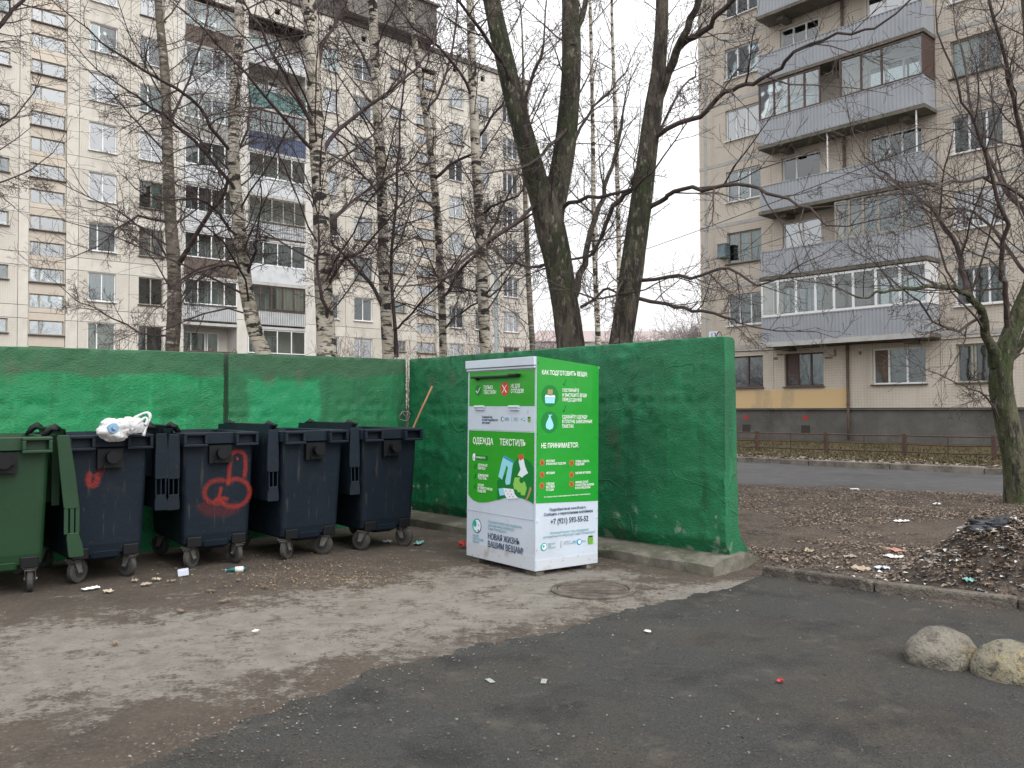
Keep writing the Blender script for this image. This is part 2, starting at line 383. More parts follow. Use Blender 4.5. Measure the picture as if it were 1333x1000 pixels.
M['white_frame'] = mat('white_plastic_frame', (.74,.75,.76), .45)
M['wood_frame'] = mat('old_painted_frame', (.34,.32,.27), .7, [((.2,.185,.155),9,.45,.7)])
M['brown_frame'] = mat('brown_wood_frame', (.085,.05,.043), .6)
M['sill'] = mat('dark_sill', (.085,.07,.06), .7)
M['white_sill'] = mat('white_sill', (.7,.7,.69), .6)
M['grey_clad'] = mat('grey_corrugated', (.33,.35,.38), .5, [((.29,.31,.34),.8,.4,.7),((.38,.395,.42),.5,.5,.75)])
M['slab'] = mat('balcony_slab', (.145,.13,.11), .9, [((.085,.085,.06),2.5,.42,.65),((.22,.2,.17),5,.52,.7)])
M['lightslab'] = mat('pale_slab', (.46,.455,.44), .85, [((.35,.34,.32),3,.45,.7)])
M['pipe'] = mat('rusty_pipe', (.11,.078,.06), .8, [((.17,.12,.09),5,.45,.7)])
M['teal_rail'] = mat('teal_cladding', (.1,.2,.19), .6, [((.07,.15,.145),3,.4,.7)])
M['blue_rail'] = mat('blue_cladding', (.055,.075,.13), .6)
M['brown_clad'] = mat('brown_slats', (.13,.1,.08), .8, [((.08,.065,.055),6,.4,.7)])
M['white_clad'] = mat('white_cladding', (.54,.56,.58), .6, [((.43,.445,.46),2,.45,.7)])
M['grey_rail'] = mat('grey_slats', (.3,.3,.28), .7, [((.22,.22,.2),4,.4,.7)])
M['metal'] = mat('dark_metal', (.07,.06,.055), .6)
def glass(name, tint=(.9,.95,.95), ior=1.75):
    m = bpy.data.materials.new(name); m.use_nodes = True; n = m.node_tree.nodes; L = m.node_tree.links; n.remove(n['Principled BSDF'])
    tr = n.new('ShaderNodeBsdfTransparent'); tr.inputs[0].default_value = (*tint, 1)
    gl = n.new('ShaderNodeBsdfGlossy'); gl.inputs['Roughness'].default_value = .03; gl.inputs['Color'].default_value = (.95, .98, 1, 1)
    bp = n.new('ShaderNodeBump'); bp.inputs['Strength'].default_value = .025; bp.inputs['Distance'].default_value = .1
    t = n.new('ShaderNodeTexNoise'); t.inputs['Scale'].default_value = 1.6; t.inputs['Detail'].default_value = 1
    tcn = n.new('ShaderNodeTexCoord'); L.new(tcn.outputs['Object'], t.inputs['Vector']); L.new(t.outputs[0], bp.inputs['Height']); L.new(bp.outputs[0], gl.inputs['Normal'])
    fr = n.new('ShaderNodeFresnel'); fr.inputs['IOR'].default_value = ior
    mx = n.new('ShaderNodeMixShader'); L.new(fr.outputs[0], mx.inputs[0]); L.new(tr.outputs[0], mx.inputs[1]); L.new(gl.outputs[0], mx.inputs[2])
    L.new(mx.outputs[0], n['Material Output'].inputs['Surface'])
    return m
M['glass'] = glass('window_glass', (.8,.86,.85), 2.2)
M['glass_plain'] = glass('plain_window_glass', (.85,.9,.89), 1.65)
M['glass_mirror'] = glass('bright_window_glass', (.7,.78,.8), 3.9)
M['clear_glass'] = glass('balcony_glass', (.9,.94,.94), 1.7)
CURT = [mat('white_curtain', (.62,.63,.62), .9), mat('cream_curtain', (.5,.46,.39), .9), mat('green_curtain', (.2,.27,.24), .9), mat('grey_curtain', (.3,.32,.33), .9), mat('pink_curtain', (.4,.22,.26), .9)]

_mesh = {}
def cached(key, fn):
    if key not in _mesh: _mesh[key] = fn()
    return _mesh[key]
def mesh_of(mb, name, mats):
    me = bpy.data.meshes.new(name); me.from_pydata(mb.v, [], mb.f)
    for m in (mats if isinstance(mats, (list, tuple)) else [mats]): me.materials.append(m)
    if any(mb.m): me.polygons.foreach_set('material_index', mb.m)
    me.update(); return me
def panel(b, x0, x1, z0, z1, m, holes=(), th=.22, name='panel', gap=.012, y=0):
    """facade panel with window openings; its joints stay open by twice the gap"""
    x0 += gap; x1 -= gap; z0 += gap; z1 -= gap
    key = (name, round(x1-x0, 3), round(z1-z0, 3), m.name, th, tuple((round(h[0]-x0, 3), round(h[1]-x0, 3), round(h[2]-z0, 3), round(h[3]-z0, 3)) for h in holes))
    def mk():
        mb = MB(); W, H = x1-x0, z1-z0
        xs = sorted({0, W, *[h[0]-x0 for h in holes], *[h[1]-x0 for h in holes]}); zs = sorted({0, H, *[h[2]-z0 for h in holes], *[h[3]-z0 for h in holes]})
        inh = lambda cx, cz: any(h[0]-x0 < cx < h[1]-x0 and h[2]-z0 < cz < h[3]-z0 for h in holes) or not (0 < cx < W and 0 < cz < H)
        for xa, xb in zip(xs, xs[1:]):
            for za, zb in zip(zs, zs[1:]):
                cx, cz = (xa+xb)/2, (za+zb)/2
                if inh(cx, cz): continue
                mb.quad((xa,0,za),(xb,0,za),(xb,0,zb),(xa,0,zb))
                mb.quad((xa,th,za),(xa,th,zb),(xb,th,zb),(xb,th,za))
                e = 1e-3
                if inh(xa-e, cz): mb.quad((xa,0,za),(xa,0,zb),(xa,th,zb),(xa,th,za))
                if inh(xb+e, cz): mb.quad((xb,0,zb),(xb,0,za),(xb,th,za),(xb,th,zb))
                if inh(cx, za-e): mb.quad((xb,0,za),(xa,0,za),(xa,th,za),(xb,th,za))
                if inh(cx, zb+e): mb.quad((xa,0,zb),(xb,0,zb),(xb,th,zb),(xa,th,zb))
        return mesh_of(mb, name, m)
    o = link(name, cached(key, mk), b); o.location = (x0, y, z0); return o
def window(b, x0, x1, z0, z1, y, mull, fm, curt=None, fw_=.055, sill='sill', depth=.06, transom=None, name='window', side=None, gm='glass'):
    """frame (the window object) with panes, curtain and sill below it; mull = fractions of the width"""
    W, H = x1-x0, z1-z0
    if gm == 'glass': gm = rnd.choice(['glass', 'glass_plain', 'glass_mirror', 'glass_mirror'] if b is LB and z0 > 9 else ['glass', 'glass_plain', 'glass_plain', 'glass_mirror'])
    key = ('win', round(W, 3), round(H, 3), tuple(mull), fm.name, fw_, depth, transom)
    def mk():
        mb = MB(); mb.box(0, W, 0, depth, 0, fw_); mb.box(0, W, 0, depth, H-fw_, H)
        mb.box(0, fw_, .002, depth-.002, fw_, H-fw_); mb.box(W-fw_, W, .002, depth-.002, fw_, H-fw_)
        for f in mull: mb.box(W*f-fw_*.55, W*f+fw_*.55, .003, depth-.003, fw_, H-fw_)
        if transom:
            i, zt = transom; e = [0, *mull, 1]; mb.box(W*e[i]+fw_*.5, W*e[i+1]-fw_*.5, .004, depth-.004, H*zt-fw_*.4, H*zt+fw_*.4)
        return mesh_of(mb, 'window', fm)
    o = link(name, cached(key, mk), b); o.location = (x0, y, z0)
    e = [0, *mull, 1]
    for i in range(len(e)-1):
        a, c = W*e[i]+fw_*.5, W*e[i+1]-fw_*.5
        def mp(a=a, c=c):
            mb = MB(); mb.box(0, c-a, 0, .012, 0, H-1.5*fw_); return mesh_of(mb, 'pane', M[gm])
        p = link('pane', cached(('pane', round(c-a, 3), round(H, 3), fw_, gm), mp), o); p.location = (a, depth*.5, fw_*.75)
        p.rotation_euler = (R(rnd.uniform(-.7, .7)), 0, R(rnd.uniform(-.9, .9)))
    if curt:
        cm, ca, cc = curt
        def mc():
            mb = MB(); k = max(8, int(W*(cc-ca)/.05)); prev = None
            for i in range(k+1):
                x = W*ca+W*(cc-ca)*i/k; yy = .03*math.sin(x*31)+.018*math.sin(x*57+1)
                cur = ((x, yy, .02), (x, yy, H-.02))
                if prev: mb.quad(prev[0], cur[0], cur[1], prev[1])
                prev = cur
            return mesh_of(mb, 'curtain', cm)
        c = link('curtain', cached(('cur', round(W, 3), round(H, 3), cm.name, ca, cc), mc), o); c.location = (0, depth+.14, 0)
    if sill:
        def ms():
            mb = MB(); mb.box(-.05, W+.05, -.2, .0, -.05, -.004); return mesh_of(mb, 'sill', M[sill])
        s_ = link('sill', cached(('sill', round(W, 3), sill), ms), o)
    return o
def rcurt(p=.75):
    if rnd.random() > p: return None
    c = rnd.choice([0, 0, 0, 1, 1, 2, 3, 3])
    a = rnd.choice([(0, 1), (0, 1), (0, .45), (.5, 1), (0, .3), (.62, 1)])
    return (CURT[c], *a)
def corrugated(x0, x1, z0, z1, y, pitch=.14, amp=.018):
    mb = MB(); x = x0; prof = []
    while x < x1-1e-6:
        for f, d in ((0, 0), (.42, 0), (.5, amp), (.92, amp)):
            xx = x+f*pitch
            if xx < x1: prof.append((xx, d))
        x += pitch
    prof.append((x1, 0))
    for (a, da), (b, db) in zip(prof, prof[1:]): mb.quad((a, y+da, z0), (b, y+db, z0), (b, y+db, z1), (a, y+da, z1))
    return mb

# ------------------------------------------------------------------ left apartment block
LB = empty('apartment_building', (-24.5, 43, 0), R(42.1))
tag(LB, 'nine-storey cream tiled apartment block behind the birches on the left', 'building')
FL = [1.4+2.7*i for i in range(9)]            # lower edge of the main panels: 1.4 4.1 6.8 ...
mb = MB(); mb.box(-14, 34.9, 1.5, 12, 0, 27); mb.build('core', M['dark_room'], LB)
mb = MB(); mb.box(-14, 35, .06, 12.2, 0, 1.388); mb.build('plinth', M['plinth'], LB)
mb = MB(); mb.box(-14.1, 35.1, -.12, 12.4, 27.02, 27.35); mb.build('roof', M['roof'], LB)
mb = MB(); mb.box(17.6, 25.2, -.9, 9, 27.36, 29.9); mb.box(17.4, 25.4, -1.1, 9.2, 29.9, 30.05); mb.build('lift_house', M['roof'], LB)
mb = MB(); mb.box(34.9, 35.02, .24, 12.1, 1.4, 27); mb.build('end_wall', M['bandL'], LB)
cols = [  # x0, x1, kind, opening x0, x1
    (-14, -10.2, 'win', -13.0, -11.4), (-10.2, -6.6, 'win', -9.3, -7.7), (-6.6, -3.2, 'win', -5.9, -4.4), (-3.2, -.63, 'small', -2.3, -1.06), (-.63, 2.17, 'stair', -.1, 1.52), (2.17, 4.75, 'win', 2.66, 4.06), (4.75, 7.3, 'win', 5.25, 6.6),
    (7.3, 7.75, 'pier', 0, 0), (7.75, 10.9, 'log', 0, 0), (10.9, 11.6, 'pier', 0, 0), (11.6, 15.4, 'log', 1, 0), (15.4, 16.2, 'pier', 0, 0),
    (16.2, 18.35, 'win', 16.7, 17.85), (18.35, 21.2, 'win', 19.0, 20.4), (21.2, 23.55, 'small', 21.85, 23.1), (23.55, 26.3, 'stair', 24.1, 25.7),
    (26.3, 28.8, 'win', 26.95, 28.3), (28.8, 31.6, 'win', 29.4, 30.8), (31.6, 35, 'win', 32.2, 33.8)]
def loggia(x0, x1, z, style):
    """recessed balcony of one flat: floor slab, side walls, back wall with window, parapet and glazing"""
    fz = z-.33
    mb = MB(); mb.box(x0, x1, -.1, 1.4, fz-.16, fz); mb.build('balcony_slab', M['lightslab'], LB)
    mb = MB(); mb.quad((x0, 1.3, fz), (x1, 1.3, fz), (x1, 1.3, fz+2.54), (x0, 1.3, fz+2.54)); mb.build('back_wall', M['bandL'], LB)
    for xs_ in (x0+.004, x1-.004):
        mb = MB(); mb.quad((xs_, .2, fz), (xs_, 1.32, fz), (xs_, 1.32, fz+2.54), (xs_, .2, fz+2.54)); mb.build('side_wall', M['pierL'], LB)
    window(LB, x0+.35, x0+1.75, fz+.85, fz+2.25, 1.2, (.38,), M['white_frame'] if rnd.random() < .6 else M['wood_frame'], rcurt(.7), sill=None)
    window(LB, x0+1.85, x0+2.55, fz+.06, fz+2.25, 1.2, (), M['white_frame'], rcurt(.6), sill=None, name='balcony_door')
    par, gl = style
    pm_ = {'w': M['white_clad'], 'b': M['brown_clad'], 't': M['teal_rail'], 'u': M['blue_rail'], 'g': M['grey_rail'], 'r': None}[par]
    if pm_ is None:
        mb = MB(); mb.box(x0, x1, -.06, -.02, fz+.98, fz+1.03); mb.box(x0, x1, -.055, -.025, fz+.1, fz+.13)
        x = x0+.06
        while x < x1: mb.box(x, x+.016, -.048, -.03, fz+.13, fz+.98); x += .12
        mb.build('railing', M['metal'], LB)
        mb = corrugated(x0, x1, fz+.14, fz+.95, -.012, .22, .008); mb.build('parapet', M['white_clad'], LB)
    else:
        mb = corrugated(x0, x1, fz+.02, fz+1.02, -.06, .16 if par != 'w' else .5, .02 if par != 'w' else .006); mb.box(x0, x1, -.07, .0, fz+1.02, fz+1.06); mb.build('parapet', pm_, LB)
    if gl:
        fm = {'w': M['white_frame'], 'o': M['wood_frame'], 'n': M['brown_frame']}[gl]
        window(LB, x0, x1, fz+1.065, fz+2.52, -.05, (.2, .4, .6, .8) if gl != 'w' else (.25, .5, .75), fm, rcurt(.35), sill=None, name='balcony_glazing', gm='clear_glass')
LST = {0: [('b',''),('b',''),('r','w'),('b','w'),('w','w'),('w','w'),('g','w'),('w','w'),('b','o')], 1: [('w','w'),('r','w'),('r','n'),('w','w'),('r','o'),('w','w'),('u','n'),('t',''),('w','')]}
for x0, x1, kind, wa, wb in cols:
    for i, z in enumerate(FL):
        zb = z+2.03
        if kind == 'pier':
            panel(LB, x0, x1, z, z+2.7, M['pierL']); continue
        if kind == 'log':
            loggia(x0, x1, z, LST[wa][i]); continue
        if kind == 'win':
            wz0, wz1 = z+.47, z+1.99
            panel(LB, x0, x1, z, zb, M['tileL'], [(wa, wb, wz0, wz1)])
            pvc = rnd.random() < .72
            window(LB, wa, wb, wz0, wz1, .09, (rnd.choice([.3, .34, .5]),) if wb-wa < 1.5 else (.32, .66), M['white_frame'] if pvc else M['wood_frame'], rcurt(), sill='white_sill' if pvc else 'sill', transom=(0, .72) if rnd.random() < .4 else None)
        elif kind == 'small':
            panel(LB, x0, x1, z, zb, M['tileL'], [(wa, wb, zb-.78, zb-.06)])
            window(LB, wa, wb, zb-.78, zb-.06, .09, (.75 if wa > 0 else .25,), M['wood_frame'], rcurt(.5))
        else:
            panel(LB, x0, wa-.05, z, zb, M['bandL']); panel(LB, wb+.05, x1, z, zb, M['bandL'])
            panel(LB, wa-.05, wb+.05, z-.35, z+2.35, M['ochreL'], [(wa, wb, zb-.8, zb-.06), (wa, wb, z-.12, z+.62)], y=.05)
            panel(LB, x0, wa-.05, zb, z+2.7, M['bandL'], name='band'); panel(LB, wb+.05, x1, zb, z+2.7, M['bandL'], name='band')
            for a, c in ((zb-.8, zb-.06), (z-.12, z+.62)): window(LB, wa, wb, a, c, .12, (.3,), M['wood_frame'], None, sill='sill' if c == zb-.06 else None, gm='glass_mirror')
        if kind != 'stair': panel(LB, x0, x1, zb, z+2.7, M['bandL'], name='band')
    if kind == 'log':
        panel(LB, x0, x1, 25.55, 27.0, M['bandL'], [((x0+x1)/2-.2, (x0+x1)/2+.2, 26.0, 26.4)], name='attic_panel')
    else: panel(LB, x0, x1, 25.7, 27.0, M['bandL'], [((x0+x1)/2-.2, (x0+x1)/2+.2, 26.1, 26.5)] if kind == 'win' else [], name='attic_panel')

# ------------------------------------------------------------------ right apartment block
RB = empty('apartment_building', (9.33, 36.9, 0), R(-48.2))
tag(RB, 'beige tiled apartment block with grey corrugated balconies on the right', 'building')
mb = MB(); mb.box(-1.15, 24, 1.2, 12, 0, 26); mb.build('core', M['dark_room'], RB)
mb = MB(); mb.box(-1.2, 24, .06, 12.1, -.1, 1.36); mb.box(-1.22, 24, -.02, .06, 1.3, 1.355); PL = mb.build('plinth', M['plinth'], RB)
mb = MB(); mb.box(-1.4, 24.2, -.3, 12.3, 25.9, 26.3); mb.build('roof', M['roof'], RB)
mb = MB(); mb.box(-1.24, -1.14, .24, 12, 1.37, 25.85); mb.build('end_wall', M['tileR'], RB)
RC = [(-1.25, 2.35, .15, 1.85), (2.35, 5.58, 2.85, 4.55), (5.58, 9.0, 6.52, 8.5), (9.0, 12.4, 9.53, 11.2), (12.4, 15.8, 13.2, 14.9), (15.8, 19.2, 16.6, 18.3), (19.2, 24, 20.4, 22.1)]
WS = {}   # (bay, floor): frame, mullions, curtain
W_, O_ = M['white_frame'], M['wood_frame']
WS.update({(0,0):(M['brown_frame'],(.55,),None),(1,0):(M['brown_frame'],(.32,.66),(CURT[3],.3,1)),(2,0):(W_,(.3,.64),(CURT[3],.3,1)),(3,0):(O_,(.3,.36),None),
 (0,1):(W_,(.34,.66),None),(3,1):(W_,(.36,.66),(CURT[3],.5,1)),(0,2):(O_,(.34,.66),(CURT[2],.3,1)),(1,2):(W_,(.5,),(CURT[2],0,1)),(3,2):(W_,(.36,),(CURT[2],.3,1)),
 (0,3):(W_,(.34,.67),(CURT[4],0,.33)),(1,3):(W_,(.36,),None),(2,3):(W_,(.38,.62),(CURT[0],.0,.38)),(3,3):(W_,(.33,.67),None),
 (0,4):(W_,(.3,.6),(CURT[2],.2,1)),(1,4):(W_,(.5,),(CURT[0],.2,.8)),(3,4):(O_,(.36,.68),(CURT[0],0,.5)),(0,5):(W_,(.35,.7),(CURT[3],.6,1)),(1,5):(W_,(.33,.66),(CURT[0],.66,1))})
for bi, (x0, x1, wa, wb) in enumerate(RC):
    for k in range(9):
        z0 = 1.37+2.7*k; zt = z0+2.7
        wz1 = 3.61+2.7*k; wz0 = wz1-1.35
        panel(RB, x0, x1, z0, zt, M['tileR'], [(wa, wb, wz0, wz1)], gap=.008)
        fm, mu, cu = WS.get((bi, k), (W_ if rnd.random() < .7 else O_, (.34, .67), rcurt(.8)))
        window(RB, wa, wb, wz0, wz1, .1, mu, fm, cu, fw_=.06, sill='white_sill' if fm is W_ and k else 'sill', gm='glass' if k else 'glass_plain')
    if bi in (0, 3, 4, 5, 6):
        for k in range(9):
            mb = MB(); mb.box(x0, x1-.02, -.012, .0, 3.93+2.7*k, 4.08+2.7*k); mb.build('seam_strip', M['stripR'], RB)
# ground floor rooms closed with board in the left light
for xa, xb, mm in ((2.9, 3.35, M['brown_frame']), (6.57, 7.1, M['pipe'])):
    mb = MB(); mb.box(xa, xb, .135, .15, 2.32, 3.55); mb.build('board', mm, RB)
mb = MB(); mb.box(-.98, -.83, -.014, .0, 1.4, 25.8); mb.build('corner_strip', M['stripR'], RB)
mb = MB(); mb.box(-1.25, 5.5, -.006, .004, 1.372, 2.13); mb.build('painted_band', M['yellow_band'], RB)
mb = MB(); mb.tube([(5.58,-.08,z) for z in (.15,1.3,1.36,3.9,6,9,12,15,20,25.8)], .055, 10)
for z in (1.5, 3.6, 6.3, 9, 11.7, 14.4, 17): mb.tube([(5.58,-.08,z),(5.58,-.08,z+.06)], .07, 10)
mb.build('drainpipe', M['pipe'], RB, smooth=True)
M['red_paint'] = mat('red_spray_paint', (.42,.03,.035), .7)
for cx in (.98, 3.72):
    mb = MB(); mb.box(cx-.19, cx+.19, .045, .057, .36, .68); mb.build('vent', M['dark_room'], RB)
    mb = MB(); mb.quad((cx-.13,.052,.98),(cx,.052,.86),(cx+.13,.052,.98),(cx,.052,1.12)); mb.build('diamond_mark', M['red_paint'], RB)
# rust-brown chips on the ground floor tiles
M['chip'] = mat('missing_tile', (.2,.15,.11), .9)
for xa, xb, za, zb in ((2.35,2.55,3.38,3.5),(2.5,2.8,3.55,3.62),(5.0,5.1,3.4,3.68),(4.62,4.95,3.32,3.4),(6.0,6.12,3.42,3.55)):
    mb = MB(); mb.box(xa, xb, -.005, .003, za, zb); mb.build('tile_patch', M['chip'], RB)
mb = MB(); mb.tube([(-1.25,-.03,3.86),(2,-.04,3.8),(6,-.04,3.84),(9.2,-.04,3.8),(14,-.04,3.86)], .018, 5); mb.build('gas_line', M['metal'], RB)
for k in range(6):      # dark weathered chips by the second strip
    pass
# cooling box hung below the third-floor window
mb = MB(); mb.box(-.1, .3, -.36, -.02, 8.0, 8.5); mb.box(-.12, .32, -.39, -.01, 7.92, 7.99); mb.box(-.12, .32, -.39, -.01, 8.505, 8.54)
mb.build('window_box', mat('teal_box', (.16,.22,.25), .6, [((.1,.11,.11),5,.45,.7)]), RB)
BX0, BX1, BD = 2.42, 9.0, 1.0
for k in range(1, 9):
    zb = 4.0+2.7*(k-1)
    bal = MB(); bal.box(BX0-.05, BX1+.05, -BD-.04, -.01, zb-.13, zb); bal.box(BX0+.7, BX0+1.0, -BD+.3, -.012, zb-.3, zb-.131); bal.box(BX1-1.0, BX1-.7, -BD+.3, -.012, zb-.3, zb-.131)
    B = bal.build('balcony', M['slab'], RB)
    if k == 1:
        mb = MB(); mb.box(BX0-.06, BX1+.06, -BD-.06, -BD-.042, zb-.15, zb+.04); mb.build('edge_trim', M['lightslab'], B)
    mb = corrugated(BX0, BX1, zb+.03, zb+1.03, -BD, .145, .023)
    mb.box(BX0, BX1, -BD-.012, -BD+.05, zb+1.03, zb+1.06); mb.build('parapet', M['grey_clad'], B)
    for xs, nm in ((BX0, 'side_panel'), (BX1, 'side_panel')):
        mb = MB(); yy = -BD
        while yy < -.05:
            mb.quad((xs, yy, zb+.03), (xs, yy+.07, zb+.03), (xs, yy+.07, zb+1.03), (xs, yy, zb+1.03))
            mb.quad((xs, yy+.07, zb+.03), (xs+.015, yy+.08, zb+.03), (xs+.015, yy+.08, zb+1.03), (xs, yy+.07, zb+1.03))
            mb.quad((xs+.015, yy+.08, zb+.03), (xs, yy+.142, zb+.03), (xs, yy+.142, zb+1.03), (xs+.015, yy+.08, zb+1.03)); yy += .142
        mb.build(nm, M['grey_clad'], B)
    g0, g1 = zb+1.07, zb+2.53
    def bgl(x0, x1, mull, fm, curt=None, **kw): return window(B, x0, x1, g0, g1, -BD, mull, fm, curt, sill=None, name='glazing', gm='clear_glass', **kw)
    def sidegl(x, fm, panel_m=None):
        mb = MB()
        mb.box(x-.03, x+.03, -BD+.07, -.02, g0, g0+.06); mb.box(x-.03, x+.03, -BD+.07, -.02, g1-.06, g1); mb.box(x-.03, x+.03, -.1, -.02, g0+.06, g1-.06)
        if panel_m: mb.box(x-.02, x+.02, -BD+.07, -.1, g0+.06, g1-.06)
        mb.build('side_frame', fm, B)
    if k == 1:
        bgl(BX0, BX1, (.115, .235, .36, .475, .59, .72, .855), W_, fw_=.085); sidegl(BX1-.03, W_, 1); sidegl(BX0+.03, W_)
    if k == 2:
        bgl(5.62, BX1, (.17, .33, .5, .75), O_, (CURT[3], .33, 1), fw_=.07, transom=(0, .75)); sidegl(BX1-.03, O_, 1); sidegl(5.65, O_)
    if k == 3:
        for xx in (5.35, 8.7):
            mb = MB(); mb.tube([(xx, -BD+.06, zb+1.0), (xx, -BD+.06, zb+2.57)], .03, 8); mb.build('post', M['white_sill'], B)
    if k == 4:
        bgl(BX0, 5.12, (.26, .5, .75), M['brown_frame'], fw_=.06); bgl(5.9, BX1, (.27, .52), M['brown_frame'], fw_=.06); sidegl(BX1-.03, M['brown_frame'], 1); sidegl(BX0+.03, M['brown_frame'])
    if k in (6, 8):
        bgl(BX0, BX1, (.2, .4, .6, .8), W_, fw_=.06); sidegl(BX1-.03, W_)
# house number plate by the corner
def text(parent, body, size, m, mtx, name='lettering', align='LEFT', sx=1.0, ls=1.0, bold=0, thick=.0006):
    cu = bpy.data.curves.new('t', 'FONT'); cu.body = body; cu.size = size; cu.align_x = align; cu.space_line = ls; cu.extrude = thick; cu.offset = bold*.35; cu.resolution_u = 2
    o = bpy.data.objects.new('t', cu); COL.objects.link(o)
    dg = bpy.context.evaluated_depsgraph_get(); me = bpy.data.meshes.new_from_object(o.evaluated_get(dg)); bpy.data.objects.remove(o); bpy.data.curves.remove(cu)
    me.materials.clear(); me.materials.append(m); me.name = name
    me.transform(mtx @ Matrix.Diagonal((sx, 1, 1, 1)))
    return link(name, me, parent)
FRONT = lambda x, y, z: Matrix.Translation((x, y, z)) @ Matrix.Rotation(R(90), 4, 'X')
M['sign_white'] = flat('white_enamel', 225, 230, 240, .4)
M['sign_blue'] = flat('blue_ink', 30, 60, 140, .5)
mb = MB(); mb.box(-.82, -.32, -.03, -.016, 4.42, 4.78); o = mb.build('number_plate', M['sign_white'], RB)
text(RB, '13', .34, M['sign_blue'], FRONT(-.57, -.034, 4.48), align='CENTER', bold=.006)

# ------------------------------------------------------------------ green concrete wall
def wallpaint(name, main, old, hi, lo_z, patch=None, bare=.0):
    m = mat(name, main, .5, [(tuple(c*.72 for c in main), 1.2, .44, .64), (hi, 2.6, .54, .66), (tuple(c*.5 for c in main), 34, .6, .72), (tuple(c*.62 for c in main), 5, .53, .7, (1,1,.12)), (tuple(c*1.25 for c in main), 9, .56, .66, (1,1,.3)), ((.03,.04,.025), 20, .66, .7, (.7,1,2.2))], [(7,.25,.03),(34,.5,.014,(1,1,1.4)),(90,.9,.01)], spec=.5)
    n = m.node_tree.nodes; L = m.node_tree.links; bs = n['Principled BSDF']
    cur = bs.inputs['Base Color'].links[0].from_socket
    tcn = n.new('ShaderNodeTexCoord'); sp = n.new('ShaderNodeSeparateXYZ'); L.new(tcn.outputs['Object'], sp.inputs[0])
    def nz(sc, st=(1, 1, 1)):
        mp = n.new('ShaderNodeMapping'); mp.inputs['Scale'].default_value = st; L.new(tcn.outputs['Object'], mp.inputs[0])
        t = n.new('ShaderNodeTexNoise'); t.inputs['Scale'].default_value = sc; t.inputs['Detail'].default_value = 6; L.new(mp.outputs[0], t.inputs['Vector']); return t.outputs[0]
    def mt(op, a, b):
        x = n.new('ShaderNodeMath'); x.operation = op; x.use_clamp = op == 'MINIMUM'
        for i, q in enumerate((a, b)):
            if hasattr(q, 'links'): L.new(q, x.inputs[i])
            else: x.inputs[i].default_value = q
        return x.outputs[0]
    def rng_(s, a, b, c=0, d=1):
        r = n.new('ShaderNodeMapRange'); L.new(s, r.inputs[0])
        for i, q in enumerate((a, b, c, d)): r.inputs[i+1].default_value = q
        return r.outputs[0]
    def mx(f, b):
        nonlocal cur
        x = n.new('ShaderNodeMix'); x.data_type = 'RGBA'; L.new(f, x.inputs['Factor']); L.new(cur, x.inputs['A']); x.inputs['B'].default_value = (*b, 1); cur = x.outputs['Result']
    # trowel ridges: thin raised lines under the paint
    vo = n.new('ShaderNodeTexVoronoi'); vo.feature = 'DISTANCE_TO_EDGE'; vo.inputs['Scale'].default_value = 1.7
    va = n.new('ShaderNodeVectorMath'); va.operation = 'MULTIPLY_ADD'; tn = n.new('ShaderNodeTexNoise'); tn.inputs['Scale'].default_value = 1.1; L.new(tcn.outputs['Object'], tn.inputs['Vector'])
    L.new(tn.outputs['Color'], va.inputs[0]); va.inputs[1].default_value = (.9, .9, .9); L.new(tcn.outputs['Object'], va.inputs[2]); L.new(va.outputs[0], vo.inputs['Vector'])
    rl = n.new('ShaderNodeMapRange'); rl.inputs[1].default_value = 0; rl.inputs[2].default_value = .022; rl.inputs[3].default_value = 1; rl.inputs[4].default_value = 0; L.new(vo.outputs['Distance'], rl.inputs[0])
    bq = n.new('ShaderNodeBump'); bq.inputs['Strength'].default_value = .5 if bare else .18; bq.inputs['Distance'].default_value = .012; L.new(mt('MULTIPLY', rl.outputs[0], rng_(nz(2.3), .45, .6)), bq.inputs['Height'])
    L.new(bs.inputs['Normal'].links[0].from_socket, bq.inputs['Normal']); L.new(bq.outputs[0], bs.inputs['Normal'])
    if patch:     # a square painted over in fresher paint
        x0, x1, z0, z1, pc = patch
        wob = mt('MULTIPLY', mt('SUBTRACT', nz(3), .5), .16)
        xx = mt('ADD', sp.outputs['X'], wob); zz = mt('ADD', sp.outputs['Z'], wob)
        f = mt('MINIMUM', mt('MINIMUM', rng_(xx, x0, x0+.05), rng_(xx, x1, x1-.05)), mt('MINIMUM', rng_(zz, z0, z0+.05), rng_(zz, z1, z1-.04)))
        mx(f, pc)
    # coat of older paint along the top where the roller stopped
    zz = mt('ADD', sp.outputs['Z'], mt('MULTIPLY', mt('SUBTRACT', nz(1.3), .5), .5))
    mx(rng_(zz, lo_z, lo_z+.06, 0, .85), old)
    mx(rng_(nz(2.4, (1, 1, .6)), .62, .7, 0, .5), (.09, .085, .05))
    if bare:      # paint rubbed off near the foot, pale concrete showing
        zz = mt('ADD', nz(5.5), mt('MULTIPLY', sp.outputs['Z'], -.22))
        mx(rng_(zz, .6-bare, .66-bare, 0, .8), (.23, .3, .24))
    L.new(cur, bs.inputs['Base Color'])
    return m
M['wall_left'] = wallpaint('emerald_wall_paint', (.003,.215,.07), (.026,.1,.042), (.003,.26,.088), 1.82)
M['wall_mid'] = wallpaint('worn_emerald_wall_paint', (.008,.135,.047), (.026,.09,.04), (.005,.17,.06), 1.88, (.2, 1.17, .6, 1.83, (.003,.22,.08)))
M['wall_right'] = wallpaint('shaded_green_wall_paint', (.006,.15,.056), (.015,.12,.048), (.006,.18,.072), 2.2, None, .08)  # same paint as the left wall, its weaker light darkened into the base
